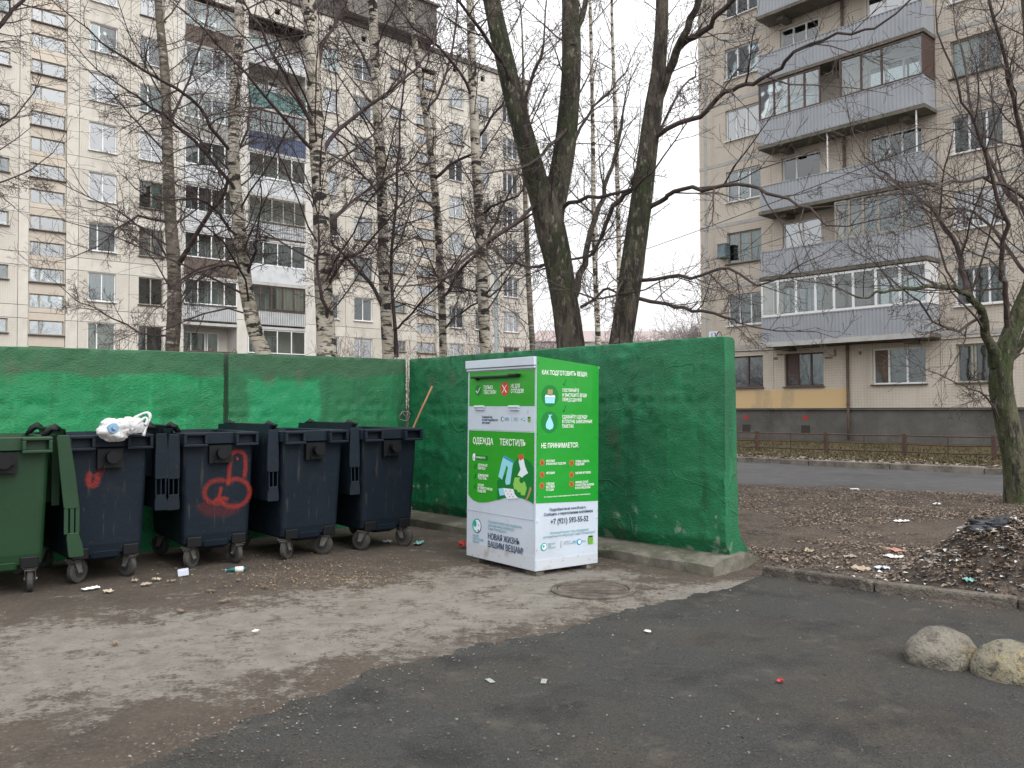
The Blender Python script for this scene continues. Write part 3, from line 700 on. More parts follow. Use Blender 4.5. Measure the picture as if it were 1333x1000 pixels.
def wall_panel(label, org, rz, ln, h0, h1, m, seed, th=.17, base=True, lumps=0.0):
    root = empty('concrete_wall_panel', org, R(rz)); tag(root, label, 'wall panel', 'green concrete wall panels')
    st = .035; nx = int(ln/st); nz_ = int(h0/st); rings = []
    def disp(x, z):
        d = .012*fbm(x*1.3, z*1.3, seed)+.007*fbm(x*5, z*7, seed+3)+.006*fbm(x*15, z*21, seed+5)
        ridge = abs(fbm(x*1.1+.4*fbm(x*2, z*2, seed), z*1.6, seed+9, 3)); d -= lumps*max(0, .045-ridge)*.4     # trowel ridges
        gap = fbm(x*3, 0, seed+20)
        for zz in (1.52, 1.38):               # broken lines left by the formwork boards
            if abs(z-zz) < .03 and fbm(x*14, zz*9, seed+30) > .12: d += .014
        return d
    for i in range(nx+1):
        x = ln*i/nx; H = h0+(h1-h0)*i/nx+.006*fbm(x*3, seed); ring = []
        e = min(1, min(x, ln-x)/.05)
        if base: ring += [(x, .045, 0), (x, .04, .185+.012*fbm(x*6, 3, seed))]
        for j in range(nz_+1):
            z = H*j/nz_*.996
            if base: z = .2+.012*fbm(x*6, 3, seed)+(z-.2)*1.0 if j > nz_*.115 else None
            if z is None: continue
            lean = .02*(1-z/H) if base else 0
            ring.append((x, disp(x, z)-lean*.6, z))
        ring += [(x, .012+.004*fbm(x*9, 2, seed), H), (x, th-.03, H-.004), (x, th, H-.03), (x, th+.03, 0)]
        if i in (0, nx): ring = [((.012 if i == 0 else ln-.012), p[1]*.98+.002, p[2]-.006) for p in ring]
        rings.append(ring)
    mb = MB(); mb.loft(rings); mb.build('panel_face', m, root, smooth=True).data.set_sharp_from_angle(angle=R(50))
    if base:
        mb = MB(); fl_ = [(th-.01,.62),(th+.03,.4),(th+.085,.26),(th+.19,.16),(th+.2,.1),(th-.01,.1)]
        mb.loft([[(x_, y_, z_) for y_, z_ in fl_] for x_ in (.02, ln-.02)]); mb.build('back_fillet', m, root)
        k = 24; rr = []
        for i in range(k+1):
            x = ln*i/k+(.04 if i == k else 0); q = lambda s_: .02*fbm(x*2.5, s_, seed)
            rr.append([(x, -.29+q(1), -.05), (x, -.285+q(2), .09+q(3)), (x, -.26+q(4), .108+q(5)), (x, -.06, .14+q(6)*.5), (x, th+.04, .16), (x, th+.25, .1), (x, th+.26, -.05)])
        mb = MB(); mb.loft(rr); mb.build('foot', M['concrete'], root, smooth=False)
    for x in (.12, ln-.12):
        mb = MB(); hh = h0+(h1-h0)*x/ln
        mb.tube([(x-.02+.04*(1-math.cos(a))/2*1, th/2, hh-.03+.075*math.sin(a)) if 0 else (x+.028*-math.cos(a), th/2, hh-.02+.07*math.sin(a)) for a in [math.pi*i/10 for i in range(11)]], .006, 6)
        mb.build('lifting_loop', M['pipe'], root, smooth=True)
    return root
WC = WE+WB*4.79            # inner corner of the yard
wall_panel('shaded green concrete panel standing on a grey foot behind the clothes bin', WC+WB*-.0+WA*0, -47, 4.79, 2.115, 2.11, M['wall_right'], 3, lumps=1)
wall_panel('green concrete panel with a lighter painted square behind the dark bins', WC-WA*2.46+WB*.02, 43, 2.44, 2.1, 2.115, M['wall_mid'], 11, base=False)
wall_panel('bright emerald concrete panel behind the green bin and white bag', WC-WA*5.48+WB*.03, 43, 2.99, 2.07, 2.1, M['wall_left'], 17, base=False)
wall_panel('emerald concrete panel reaching out of the picture on the left', WC-WA*8.5+WB*.03, 43, 2.99, 2.04, 2.06, M['wall_left'], 23, base=False)
# wire hanging with a loop in the corner joint
c = WC-WA*.05-WB*.05
mb = MB(); pts = [c+Vector((0, 0, z)) for z in (2.12, 2.0, 1.8, 1.6, 1.45)]
mb.tube(pts, .007, 6)
mb.tube([c-WA*.05+Vector((0,0,1.37))+(WA*math.cos(a)*.085+Vector((0,0,1))*math.sin(a)*.06)-WB*.02*math.sin(3*a) for a in [2*math.pi*i/16 for i in range(17)]], .008, 5)
mb.tube([c-WA*.09+Vector((0,0,1.42)), c-WA*.02+Vector((0,0,1.34)), c+Vector((0,0,1.45))], .007, 5)
tag(mb.build('wire', mat('grey_wire', (.17,.17,.14), .7), smooth=True), 'grey wire with a loose loop hanging in the green wall corner', 'wire')

# ------------------------------------------------------------------ waste containers
M['bin_dark'] = mat('anthracite_plastic', (.0058,.0115,.0195), .55, [((.009,.0155,.025),1.6,.42,.7),((.02,.023,.027),3.5,.6,.74,(1,1,.6)),((.026,.026,.026),30,.66,.74,(1,1,.5),2),((.03,.032,.035),26,.62,.68,(1,1,.06),3)], [(90,.35,.006),(6,.3,.02)], spec=.22, rand=.12)
M['bin_green'] = mat('green_bin_plastic', (.008,.038,.014), .5, [((.011,.047,.018),1.6,.42,.7),((.03,.045,.028),4,.62,.77,(1,1,.6))], [(90,.25,.004)], spec=.4)
M['bin_black'] = mat('black_plastic', (.006,.0065,.008), .5, spec=.25)
M['zinc'] = mat('zinc_bracket', (.27,.265,.25), .5, [((.14,.12,.1),12,.45,.65)], metal=.6)
M['tyre'] = mat('worn_rubber', (.045,.044,.042), .85, [((.095,.088,.08),8,.48,.7)])
M['hub'] = mat('grey_hub', (.022,.022,.023), .7)
def rrect(wx, wy, r, z, k=4, cy=0):
    out = []
    for sx, sy, a0 in ((1,-1,-90),(1,1,0),(-1,1,90),(-1,-1,180)):
        for i in range(k+1):
            a = R(a0+90*i/k); out.append((sx*(wx-r)+r*math.cos(a), cy+sy*(wy-r)+r*math.sin(a), z))
    return out
BL, BW = 1.2, .70        # depth and width of a container at its rim
def make_bin(bm, lid_side, tall_lid=False):
    root = empty('waste_container', (0, 0, 0))
    mb = MB()
    mb.loft([rrect(.27, .46, .05, .212), rrect(.295, .505, .05, .235), rrect(.30, .52, .05, .32), rrect(.318, .555, .05, .85), rrect(.326, .57, .05, 1.13), rrect(.326, .57, .05, 1.2), rrect(.30, .545, .04, 1.2), rrect(.29, .53, .04, .5)], True, True)
    body = mb.build('body', bm, root, smooth=False, bevel=.006)
    mb = MB(); mb.loft([rrect(.11, .42, .04, .165), rrect(.13, .5, .04, .2), rrect(.135, .512, .04, .26)]); mb.build('skirt', bm, root, bevel=.006)
    mb = MB(); mb.loft([rrect(.328, .572, .05, 1.135), rrect(.352, .6, .06, 1.15), rrect(.352, .6, .06, 1.245), rrect(.335, .585, .055, 1.253), rrect(.31, .56, .05, 1.245), rrect(.306, .556, .05, 1.205)], False, False)
    mb.build('rim', bm, root, smooth=False)
    for sx in (-1, 1):      # lifting handles on the short front
        mb = MB(); x0, x1 = (sx*.335, sx*.125) if sx < 0 else (.125, .335); y0, y1 = -.66, -.602
        mb.box(x0, x1, y0, y1, 1.225, 1.25); mb.box(x0, x1, y0, y1, 1.125, 1.15); mb.box(x0, x0+.028, y0, y1, 1.15, 1.225); mb.box(x1-.028, x1, y0, y1, 1.15, 1.225)
        mb.build('handle', bm, root, bevel=.006)
    mb = MB(); mb.box(-.1, .1, -.615, -.574, .97, 1.13); mb.box(-.06, .06, -.635, -.615, .975, 1.0)
    mb.disc((0, -.64, 1.065), (0, 1, 0), .043, .08, 20); mb.disc((0, -.69, 1.065), (0, 1, 0), .052, .02, 20, .05); mb.disc((.06, -.63, 1.06), (0, 1, 0), .024, .04, 12)
    mb.build('trunnion', M['bin_black'], root)
    for x in (-.2, .2):      # caster mounts, blackened to stand in for the shaded wheel recesses
        mb = MB(); mb.box(x-.065, x+.065, -.53, -.4, .207, .3); mb.build('caster_mount', M['bin_black'], root, bevel=.008)
    # lid, swung open and hanging down the long side
    s = lid_side; x_in, x_out = s*.362, s*.465
    zt, zl = 1.31, (.27 if tall_lid else .585)
    slant = .10 if tall_lid else .0
    def lx(x, z): return x+s*slant*(1-(z-zl)/(zt-zl))
    mb = MB()
    n_ = 8; prof = []
    for i in range(n_+1):
        z = zt-(zt-zl)*i/n_; bulge = .035*math.sin(math.pi*i/n_)
        prof.append((lx(x_out-s*.03, z)+s*bulge*.6, z))
    outer = [[(x, y, z) for x, z in prof] for y in (-.575, -.3, 0, .3, .575)]
    inner = [[(x-s*.02, y, z) for x, z in prof] for y in (-.575, -.3, 0, .3, .575)]
    mb.loft(outer, False, False, close=False); mb.loft(inner, False, False, close=False)
    zm1, zm0 = zl+(zt-zl)*.38, zl+(zt-zl)*.19
    for y0, y1 in ((-.6, -.575), (.575, .6)):
        for za, zb_, q in ((zm1, zt-.05, 1), (zl, zm0, .85)):
            a0, a1 = sorted((lx(x_in, za), lx(x_out+s*.012*q, za))); b0, b1 = sorted((lx(x_in+s*.004, zb_), lx(x_out-s*.004, zb_)))
            zc = (za+zb_)/2; c0, c1 = sorted((lx(x_in, zc), lx(x_out+s*.008, zc)))
            mb.loft([[(a0+.008, y0, za), (a1-.008, y0, za), (a1-.008, y1, za), (a0+.008, y1, za)], [(a0, y0, za+.015), (a1, y0, za+.015), (a1, y1, za+.015), (a0, y1, za+.015)], [(c0, y0, zc), (c1, y0, zc), (c1, y1, zc), (c0, y1, zc)], [(b0, y0, zb_-.03), (b1, y0, zb_-.03), (b1, y1, zb_-.03), (b0, y1, zb_-.03)], [(b0+.008, y0, zb_), (b1-.008, y0, zb_), (b1-.008, y1, zb_), (b0+.008, y1, zb_)]])
        for f in (.1, .52, .9):
            x = x_in+(x_out-x_in)*f; mb.box(min(lx(x, zm0), lx(x, zm1))-.006, max(lx(x, zm0), lx(x, zm1))+.006, y0+.004, y1-.004, zm0-.01, zm1+.01)
    for y in (-.3, 0, .3): mb.box(min(x_in, x_out)+.02, max(x_in, x_out)-.02, y-.01, y+.01, zm1, zt-.05)
    lid = mb.build('lid', bm, root, bevel=.004)
    mb = MB()
    for y in (-.42, .42):
        mb.tube([(s*.3, y, 1.235), (s*.345, y, 1.30), (s*.39, y, 1.325), (s*.425, y, 1.30)], [.02, .028, .03, .018], 8)
    mb.tube([(s*.375, -.55, 1.305), (s*.375, .55, 1.305)], .016, 8)
    mb.build('hinge', M['bin_black'], root, smooth=True)
    for x in (-.22, .22):
        for y in (-.43, .43):
            cst = MB(); cst.box(-.045, .045, -.045, .045, .17, .182); cst.disc((0, 0, .165), (0, 0, 1), .03, .03, 12)
            for q in (-1, 1):
                cst.loft([[(-.035, q*.032-.002, .16), (.03, q*.032-.002, .16), (.03, q*.032+.002, .16), (-.035, q*.032+.002, .16)], [(.01, q*.032-.002, .075), (.045, q*.032-.002, .075), (.045, q*.032+.002, .075), (.01, q*.032+.002, .075)]])
            cst.box(-.036, .031, -.034, .034, .155, .163); cst.disc((.03, 0, .088), (0, 1, 0), .01, .085, 8)
            co = cst.build('caster', M['zinc'], root); co.location = (x, y, 0); co.scale = (1.13, 1.13, 1.13); co.rotation_euler = (0, 0, rnd.uniform(0, 6.28))
            whl = MB(); whl.tube([(.03, yy, .088) for yy in (-.021, -.016, .016, .021)], [.072, .088, .088, .072], 22); wo_ = whl.build('wheel', M['tyre'], co, smooth=False, bevel=.003)
            hb = MB(); hb.disc((.03, 0, .088), (0, 1, 0), .045, .052, 16); hb.disc((.03, 0, .088), (0, 1, 0), .018, .06, 10); hb.build('hub', M['hub'], co)
    return root
def place_bin(o, lw, rw, ang):
    d = U(ang); nrm = U(ang+90); c = (gnd(*lw)+gnd(*rw))/2
    c = c+nrm*.47; c.z = .012; o.scale = (1.01, 1.1, 1)
    o.location = c; o.rotation_euler = (0, 0, R(ang)); return o
GRP = 'wheeled waste containers along the green wall'
left_lid = make_bin(M['bin_dark'], -1)
b2 = place_bin(left_lid, (244,741), (311,736), 36)
tag(b2, 'dark waste container with a big red spray-painted scribble on its front', 'waste container', GRP)
b3 = place_bin(copy_tree(left_lid), (371,730), (424,723), 41); tag(b3, 'unmarked dark waste container right of the one with the big red scribble', 'waste container', GRP)
b4 = place_bin(copy_tree(left_lid), (473,717), (523,712), 38); tag(b4, 'dark waste container nearest the wall corner, beside the leaning stick', 'waste container', GRP)
b1 = place_bin(make_bin(M['bin_dark'], 1), (95,761), (170,752), 41); tag(b1, 'dark waste container with a white plastic bag lying on its rim', 'waste container', GRP)
bg = place_bin(make_bin(M['bin_green'], 1, True), (-42,783), (35,772), 37); tag(bg, 'green waste container cut off by the left edge of the picture', 'waste container', GRP)
for b in (b2, b3, b4, b1, bg):
    for ch in b.children:
        if ch.name.startswith('lid') and b is not bg: ch.rotation_euler = (R(rnd.uniform(-1.2, 1.2)), 0, R(rnd.uniform(-1, 1))); ch.location.z = rnd.uniform(-.012, .012)
        if ch.name.startswith('caster') and 'mount' not in ch.name: ch.rotation_euler = (0, 0, R(rnd.choice([70, 110, 60, 130, -60, 30])+rnd.uniform(-12, 12)))
# red spray paint: soft strokes on the container fronts
def spraymat():
    m = bpy.data.materials.new('red_spray'); m.use_nodes = True; n = m.node_tree.nodes; L = m.node_tree.links; bs = n['Principled BSDF']
    bs.inputs['Base Color'].default_value = (.36, .03, .02, 1); bs.inputs['Roughness'].default_value = .7
    a = n.new('ShaderNodeAttribute'); a.attribute_name = 'cover'; tcn = n.new('ShaderNodeTexCoord'); t = n.new('ShaderNodeTexNoise'); t.inputs['Scale'].default_value = 55; t.inputs['Detail'].default_value = 5
    L.new(tcn.outputs['Object'], t.inputs['Vector'])
    x = n.new('ShaderNodeMath'); x.operation = 'MULTIPLY_ADD'; x.inputs[1].default_value = 1.0; x.inputs[2].default_value = -.25; L.new(t.outputs[0], x.inputs[0])
    y = n.new('ShaderNodeMath'); y.operation = 'ADD'; L.new(x.outputs[0], y.inputs[0]); L.new(a.outputs['Fac'], y.inputs[1])
    z = n.new('ShaderNodeMath'); z.operation = 'MULTIPLY'; z.use_clamp = True; L.new(y.outputs[0], z.inputs[0]); L.new(a.outputs['Fac'], z.inputs[1]); L.new(z.outputs[0], bs.inputs['Alpha'])
    return m
SPR = spraymat()
def spray(parent, strokes):
    mb = MB(); cov = []
    def fy(z): 
        t_ = (z-.3)/.83; return -(.52+.05*min(1, max(0, t_)))-.006
    for st_, w_, pk in strokes:
        pts = []
        for a, b in zip(st_, st_[1:]):
            for i in range(4): pts.append((a[0]+(b[0]-a[0])*i/4, a[1]+(b[1]-a[1])*i/4))
        pts.append(st_[-1]); n0 = None
        for i, p in enumerate(pts):
            q0, q1 = pts[max(0, i-1)], pts[min(len(pts)-1, i+1)]; dx, dz = q1[0]-q0[0], q1[1]-q0[1]; l_ = math.hypot(dx, dz) or 1; nx_, nz_ = -dz/l_, dx/l_
            base = len(mb.v); end = 0 if i in (0, len(pts)-1) else 1
            for f, c_ in ((-1, 0), (-.35, .75), (.35, .75), (1, 0)):
                x, z = p[0]+nx_*w_*f, p[1]+nz_*w_*f; mb.v.append((x, fy(z)-.0006*len(cov) % .002, z)); cov.append(c_*pk*end)
            if n0 is not None:
                for j in range(3): mb.f.append((n0+j, n0+j+1, base+j+1, base+j)); mb.m.append(0)
            n0 = base
    o = mb.build('spray_paint', SPR, parent, smooth=True)
    a = o.data.attributes.new('cover', 'FLOAT', 'POINT'); a.data.foreach_set('value', cov)
def arc(cx, cz, rx, rz, a0, a1, k=14): return [(cx+rx*math.cos(R(a0+(a1-a0)*i/k)), cz+rz*math.sin(R(a0+(a1-a0)*i/k))) for i in range(k+1)]
spray(b2, [([(.085,.74),(.095,.84),(.1,.98)]+arc(.17,1.0,.07,.07,170,0,8)+[(.245,.93),(.235,.8)], .03, 0.78), (arc(.15,.68,.14,.13,130,-170,16), .034, 0.74), (arc(-.0,.7,.125,.11,60,300,14), .034, 0.66), ([(.03,.76),(.01,.66),(-.04,.61),(.05,.64),(.1,.62)], .026, 0.74), ([(.17,1.02),(.165,.98)], .02, 0.86), (arc(.03,.63,.19,.12,190,330,12), .075, 0.31)])
spray(b1, [(arc(-.12,.88,.035,.055,100,420,10), .04, .75), ([(-.08,.9),(-.04,.98),(.01,1.02)], .04, .5)])
# white shopping bag lying over the rim of the second container, bottle inside
M['film'] = mat('white_plastic_film', (.78,.78,.79), .35, [((.6,.6,.62),7,.45,.7)], [(14,.8,.03),(40,.5,.012)], alpha=.8)
bagc = at(157, 557, 7.12)
bag = empty('plastic_bag', bagc, R(30)); tag(bag, 'white plastic shopping bag slung over the front rim of a dark container', 'plastic bag')
def blob(name, rx, ry, rz, m, parent, amp, sc, seed, nu=28, nv=18, loc=(0,0,0), squash=None):
    mb = MB(); rings = []
    for j in range(nv+1):
        th_ = math.pi*j/nv; ring = []
        for i in range(nu):
            ph = 2*math.pi*i/nu; d = Vector((math.sin(th_)*math.cos(ph), math.sin(th_)*math.sin(ph), -math.cos(th_)))
            q = d*sc; k_ = 1+amp*fbm(q.x, q.y, q.z+seed)-amp*.6*abs(fbm(q.x*2.3, q.y*2.3, q.z*2.3+seed))
            p = Vector((d.x*rx*k_, d.y*ry*k_, d.z*rz*k_))
            if squash: p = squash(p)
            ring.append(p)
        rings.append(ring)
    mb.loft(rings); o = mb.build(name, m, parent, smooth=True); o.location = loc; return o
blob('bag_film', .14, .12, .1, M['film'], bag, .26, 1.3, 4, 40, 26, (-.045, 0, -.015))
blob('bag_film', .1, .06, .075, M['film'], bag, .3, 1.5, 9, 28, 18, (.085, -.02, .02))
mb = MB()
for pts in ([(.07,-.03,.05),(.11,-.035,.085),(.16,-.03,.115),(.205,-.025,.125),(.225,-.03,.1),(.215,-.035,.05),(.19,-.05,.0),(.17,-.06,-.07)], [(.1,-.06,.0),(.14,-.06,.05),(.185,-.055,.085),(.2,-.055,.06),(.185,-.06,.02)]):
    P_, R_ = smooth_path([Vector(p) for p in pts], [.012+.004*math.sin(k_*2.1) for k_ in range(len(pts))], 4); mb.tube(P_, R_, 6)
mb.loft([[(.05,-.08,-.05),(.05,.02,-.05),(.05,.02,.06),(.05,-.08,.06)], [(.12,-.075,-.045),(.12,-.0,-.04),(.12,-.01,.07),(.12,-.07,.075)], [(.18,-.065,-.04),(.18,-.045,-.04),(.18,-.04,.02),(.18,-.06,.025)]])
mb.build('bag_handle', M['film'], bag, smooth=True)
M['blue_label'] = mat('blue_label', (.16,.3,.45), .5)
mb = MB(); mb.disc((-.07, -.085, -.005), (.25, -1, .15), .042, .06, 18); mb.disc((-.06, -.13, .002), (.25, -1, .15), .017, .03, 12); mb.build('bottle_base', M['blue_label'], bag)

# ------------------------------------------------------------------ clothes collection bin
CBW, CBD, CBH, SL = 1.035, .743, 1.862, .058
cyaw = 127.94
cm_ = Vector((.191, 7.34, .03)); cb_l = cm_+U(cyaw)*CBW
CB = empty('clothes_bin', (cb_l.x, cb_l.y, .062), R(cyaw-180))
CB.rotation_euler = (R(-.86), R(.2), R(cyaw-180))
tag(CB, 'tall green and white clothes collection bin with printed panels', 'clothes bin')
M['cb_white'] = flat('white_powder_coat', 196, 207, 220, .35, layers=[((.47,.51,.56),1.5,.5,.8),((.36,.35,.33),9,.64,.76)], bump=[(1.6,.35,.05),(60,.15,.003)], coat=.2)
M['cb_grime'] = mat('splashed_white', (.52,.56,.61), .5, [((.25,.22,.19),16,.62,.7,(1,1,1.6)),((.4,.38,.35),5,.56,.7)])
M['cb_green'] = mat('printed_green', (.03,.32,.02), .35, [((.034,.35,.026),1.2,.4,.7),((.05,.24,.04),7,.64,.76)], [(1.6,.35,.05)], coat=.2)
M['cb_green2'] = mat('printed_green_side', (.01,.3,.024), .35, [((.009,.27,.018),1.2,.4,.7),((.025,.2,.03),7,.64,.76)], [(1.6,.35,.05)], coat=.2)
INK = {k: flat('ink_'+k, *v, .5) for k, v in dict(dgreen=(8,120,45), red=(205,60,50), white=(240,248,240), navy=(40,62,92), pale=(135,175,185), teal=(40,165,150), sky=(150,215,235), skyd=(40,150,190), lime=(140,200,90), lgrey=(170,185,195), olive=(110,160,60), tan=(165,140,100), orange=(205,85,45), dark=(20,40,30), off=(225,235,245)).items()}
mb = MB(); zt = lambda y: CBH-SL*y/CBD
mb.loft([[(0,0,0),(CBW,0,0),(CBW,CBD,0),(0,CBD,0)], [(0,0,zt(0)-.02),(CBW,0,zt(0)-.02),(CBW,CBD,zt(CBD)-.02),(0,CBD,zt(CBD)-.02)]])
mb.build('body', M['cb_white'], CB)
mb = MB(); mb.loft([[(-.012,-.03,CBH-.075),(CBW-.004,-.03,CBH-.075),(CBW-.004,-.001,CBH-.075),(-.012,-.001,CBH-.075)], [(-.012,-.03,CBH),(CBW-.004,-.03,CBH),(CBW-.004,-.001,CBH),(-.012,-.001,CBH)]])
mb.box(-.006, CBW-.006, -.02, -.001, CBH-.1, CBH-.081); mb.build('front_hood', M['cb_white'], CB, bevel=.004)
mb = MB(); mb.loft([[(-.01,-.002,CBH-.0195),(CBW-.002,-.002,CBH-.0195),(CBW-.002,CBD+.01,zt(CBD)-.0195),(-.01,CBD+.01,zt(CBD)-.0195)], [(-.01,-.002,CBH-.001),(CBW-.002,-.002,CBH-.001),(CBW-.002,CBD+.01,zt(CBD)-.001),(-.01,CBD+.01,zt(CBD)-.001)]]); mb.build('roof', M['cb_white'], CB)
for x, y in ((.08,.08),(CBW-.09,.07),(CBW-.09,CBD-.08),(.08,CBD-.08)):
    mb = MB(); mb.box(x-.075, x+.075, y-.045, y+.045, -.06, -.001); mb.build('foot', M['concrete'], CB)
def FP(u, v): return (u*CBW, (1-v)*CBH)
def RP(u, v): return (u*CBD, (1-v)*(CBH-SL*u))
def plate(face, pts, lvl, m, name='print'):
    """flat printed shape on a face of the bin; lvl = layer"""
    mb = MB(); e0, e1 = .0012*lvl, .0012*(lvl+1)
    P = (lambda p, e: (p[0], -.002-e, p[1])) if face == 'F' else (lambda p, e: (CBW+.002+e, p[0], p[1]))
    mb.quad(*[P(p, e1) for p in pts]); k = len(pts)
    for i in range(k): mb.quad(P(pts[i], -.002), P(pts[(i+1) % k], -.002), P(pts[(i+1) % k], e1), P(pts[i], e1))
    return mb.build(name, m, CB)
def circ(c, r, k=24, ry=None): return [(c[0]+r*math.cos(2*math.pi*i/k), c[1]+(ry or r)*math.sin(2*math.pi*i/k)) for i in range(k)]
def rect(f, u0, u1, v0, v1): return [f(u0, v1), f(u1, v1), f(u1, v0), f(u0, v0)]
def wr(face, u, v, body, size, ink, sx=.8, align='LEFT', ls=.9, bold=.0, lvl=2):
    p = (FP if face == 'F' else RP)(u, v)
    if face == 'F': mx_ = Matrix.Translation((p[0], -.0035-.0012*lvl, p[1])) @ Matrix.Rotation(R(90), 4, 'X')
    else: mx_ = Matrix.Translation((CBW+.0035+.0012*lvl, p[0], p[1])) @ Matrix.Rotation(R(90), 4, 'Z') @ Matrix.Rotation(R(90), 4, 'X')
    return text(CB, body, size, INK[ink], mx_, 'lettering', align, sx, ls, bold)
def stroke(face, pts, w_, m, lvl):
    mb = MB(); P = (lambda p: (p[0], -.003-.0012*lvl, p[1])) if face == 'F' else (lambda p: (CBW+.003+.0012*lvl, p[0], p[1]))
    mb.tube([P(p) for p in pts], w_/2, 5); return mb.build('print_line', m, CB)
# --- front
top_flap = plate('F', rect(FP, .022, .978, .058, .232), 0, M['cb_green'], 'top_flap')
mb = MB(); p0, p1 = FP(.1, .088), FP(.78, .077); mb.box(p0[0], p1[0], -.05, -.004, p0[1]-.008, p0[1]+.012); mb.box(p0[0]+.05, p0[0]+.08, -.03, -.004, p0[1]-.025, p0[1]-.009); mb.box(p1[0]-.1, p1[0]+.01, -.07, -.004, p0[1]+.0, p0[1]+.02)
mb.build('handle_bar', flat('black_steel', 22, 26, 24, .4), CB, bevel=.004)
plate('F', rect(FP, .022, .978, .237, .352), 0, M['cb_white'], 'white_flap')
for u in (.2, .71):
    mb = MB(); p = FP(u, .236); mb.tube([(p[0]-.075, -.016, p[1]), (p[0]+.075, -.016, p[1])], .013, 10); mb.box(p[0]-.07, p[0]+.07, -.02, -.004, p[1]-.03, p[1]-.006); mb.build('hinge', M['cb_white'], CB)
wave = [(.022,.688),(.05,.70),(.1,.713),(.17,.719),(.25,.718),(.33,.712),(.42,.701),(.52,.686),(.6,.676),(.7,.670),(.8,.669),(.88,.674),(.94,.682),(.978,.691)]
plate('F', [FP(*p) for p in wave]+[FP(.978,.357), FP(.022,.357)], 0, M['cb_green'], 'lower_print')
tailw = [p for p in wave if p[0] > .47]
plate('F', [FP(.47,.695)]+[FP(*p) for p in tailw[1:]]+[FP(.978,.52), FP(.93,.495), FP(.85,.478), FP(.75,.485), FP(.6,.56), FP(.47,.6)], 1, INK['dgreen'])
plate('F', circ(FP(.165,.152), .052), 1, INK['dgreen']); stroke('F', [FP(.135,.155), FP(.158,.166), FP(.2,.138)], .009, INK['white'], 3)
plate('F', circ(FP(.565,.148), .062), 1, INK['red'])
for a in (-1, 1): stroke('F', [(FP(.565,.148)[0]-.03, FP(.565,.148)[1]-a*.035), (FP(.565,.148)[0]+.03, FP(.565,.148)[1]+a*.035)], .008, INK['white'], 3)
wr('F', .25, .148, 'ТОЛЬКО\nТЕКСТИЛЬ!', .05, 'white', .7, bold=.0012); wr('F', .655, .145, 'НЕ ДЛЯ\nОТХОДОВ!', .05, 'white', .7, bold=.0012)
wr('F', .23, .292, 'Сканируй код\nи узнай подробности\nпро проект', .03, 'navy', .8)
plate('F', circ(FP(.535,.296), .022), 1, INK['navy']); plate('F', circ(FP(.54,.296), .015), 2, INK['off']); plate('F', circ(FP(.53,.294), .008), 3, INK['teal'])
wr('F', .57, .294, 'НЕВСКИЙ\nОПЕРАТОР', .018, 'pale', .7); plate('F', circ(FP(.67,.296), .008, 12, .022), 1, INK['lgrey']); wr('F', .7, .294, 'КОМИТЕТ\nОТХОДЫ', .018, 'lgrey', .7)
plate('F', circ(FP(.84,.295), .016), 1, INK['skyd']); plate('F', circ(FP(.84,.295), .01), 2, INK['off']); stroke('F', [FP(.8,.296), FP(.825,.292)], .006, INK['pale'], 2)
plate('F', circ(FP(.91,.296), .022, 20, .026), 1, INK['olive']); plate('F', rect(FP, .895, .925, .284, .289), 2, INK['dark'])
wr('F', .09, .424, 'ОДЕЖДА', .082, 'white', .86, bold=.0022); wr('F', .5, .424, 'ТЕКСТИЛЬ', .082, 'white', .86, bold=.0022)
plate('F', rect(FP, .12, .33, .482, .505), 1, INK['dgreen']); plate('F', circ(FP(.11,.493), .022, 20, .036), 2, INK['off']); wr('F', .145, .497, 'ПРИНИМАЕТСЯ', .022, 'white', .85, lvl=3); plate('F', circ(FP(.11,.497), .01), 3, INK['lgrey'])
for v, bdy in ((.537, 'НЕНУЖНАЯ\nОДЕЖДА'), (.588, 'ДОМАШНИЙ\nТЕКСТИЛЬ'), (.638, 'НОСКИ\nИ ТРИКОТАЖНЫЕ\nИЗДЕЛИЯ')):
    wr('F', .175, v, bdy, .032, 'white', .82, ls=.85, bold=.0006); stroke('F', [FP(.12,v+.004), FP(.125,v+.013), FP(.15,v-.014)], .008, INK['dgreen'], 2)
plate('F', [FP(*p) for p in ((.56,.473),(.70,.497),(.68,.54),(.655,.61),(.6,.615),(.585,.6),(.625,.53),(.6,.52),(.54,.592),(.485,.578),(.5,.56),(.53,.51))], 2, INK['sky']); plate('F', [FP(*p) for p in ((.56,.473),(.70,.497),(.695,.507),(.555,.483))], 3, INK['skyd'])
plate('F', [FP(*p) for p in ((.78,.478),(.83,.472),(.865,.52),(.9,.548),(.85,.562),(.82,.572),(.8,.568),(.76,.563),(.8,.535),(.775,.5))], 2, INK['off']); plate('F', [FP(*p) for p in ((.765,.466),(.83,.462),(.845,.48),(.79,.492))], 3, INK['orange'])
plate('F', [FP(*p) for p in ((.72,.575),(.78,.572),(.86,.592),(.885,.62),(.86,.655),(.81,.655),(.8,.64),(.77,.645),(.75,.632),(.715,.632),(.7,.61))], 2, INK['lime']); plate('F', circ(FP(.815,.585), .03, 16, .024), 3, INK['dgreen'])
plate('F', [FP(*p) for p in ((.93,.61),(.95,.62),(.92,.655),(.885,.678),(.87,.675),(.9,.65))], 2, INK['tan'])
plate('F', [FP(*p) for p in ((.56,.632),(.7,.632),(.72,.655),(.77,.672),(.62,.683),(.585,.665))], 3, INK['off']); plate('F', [FP(*p) for p in ((.49,.638),(.558,.632),(.58,.665),(.51,.672))], 2, INK['sky'])
for p in ((.6,.645),(.66,.642),(.63,.658),(.68,.657),(.65,.67),(.7,.667)): plate('F', circ(FP(*p), .006, 8), 4, INK['red'])
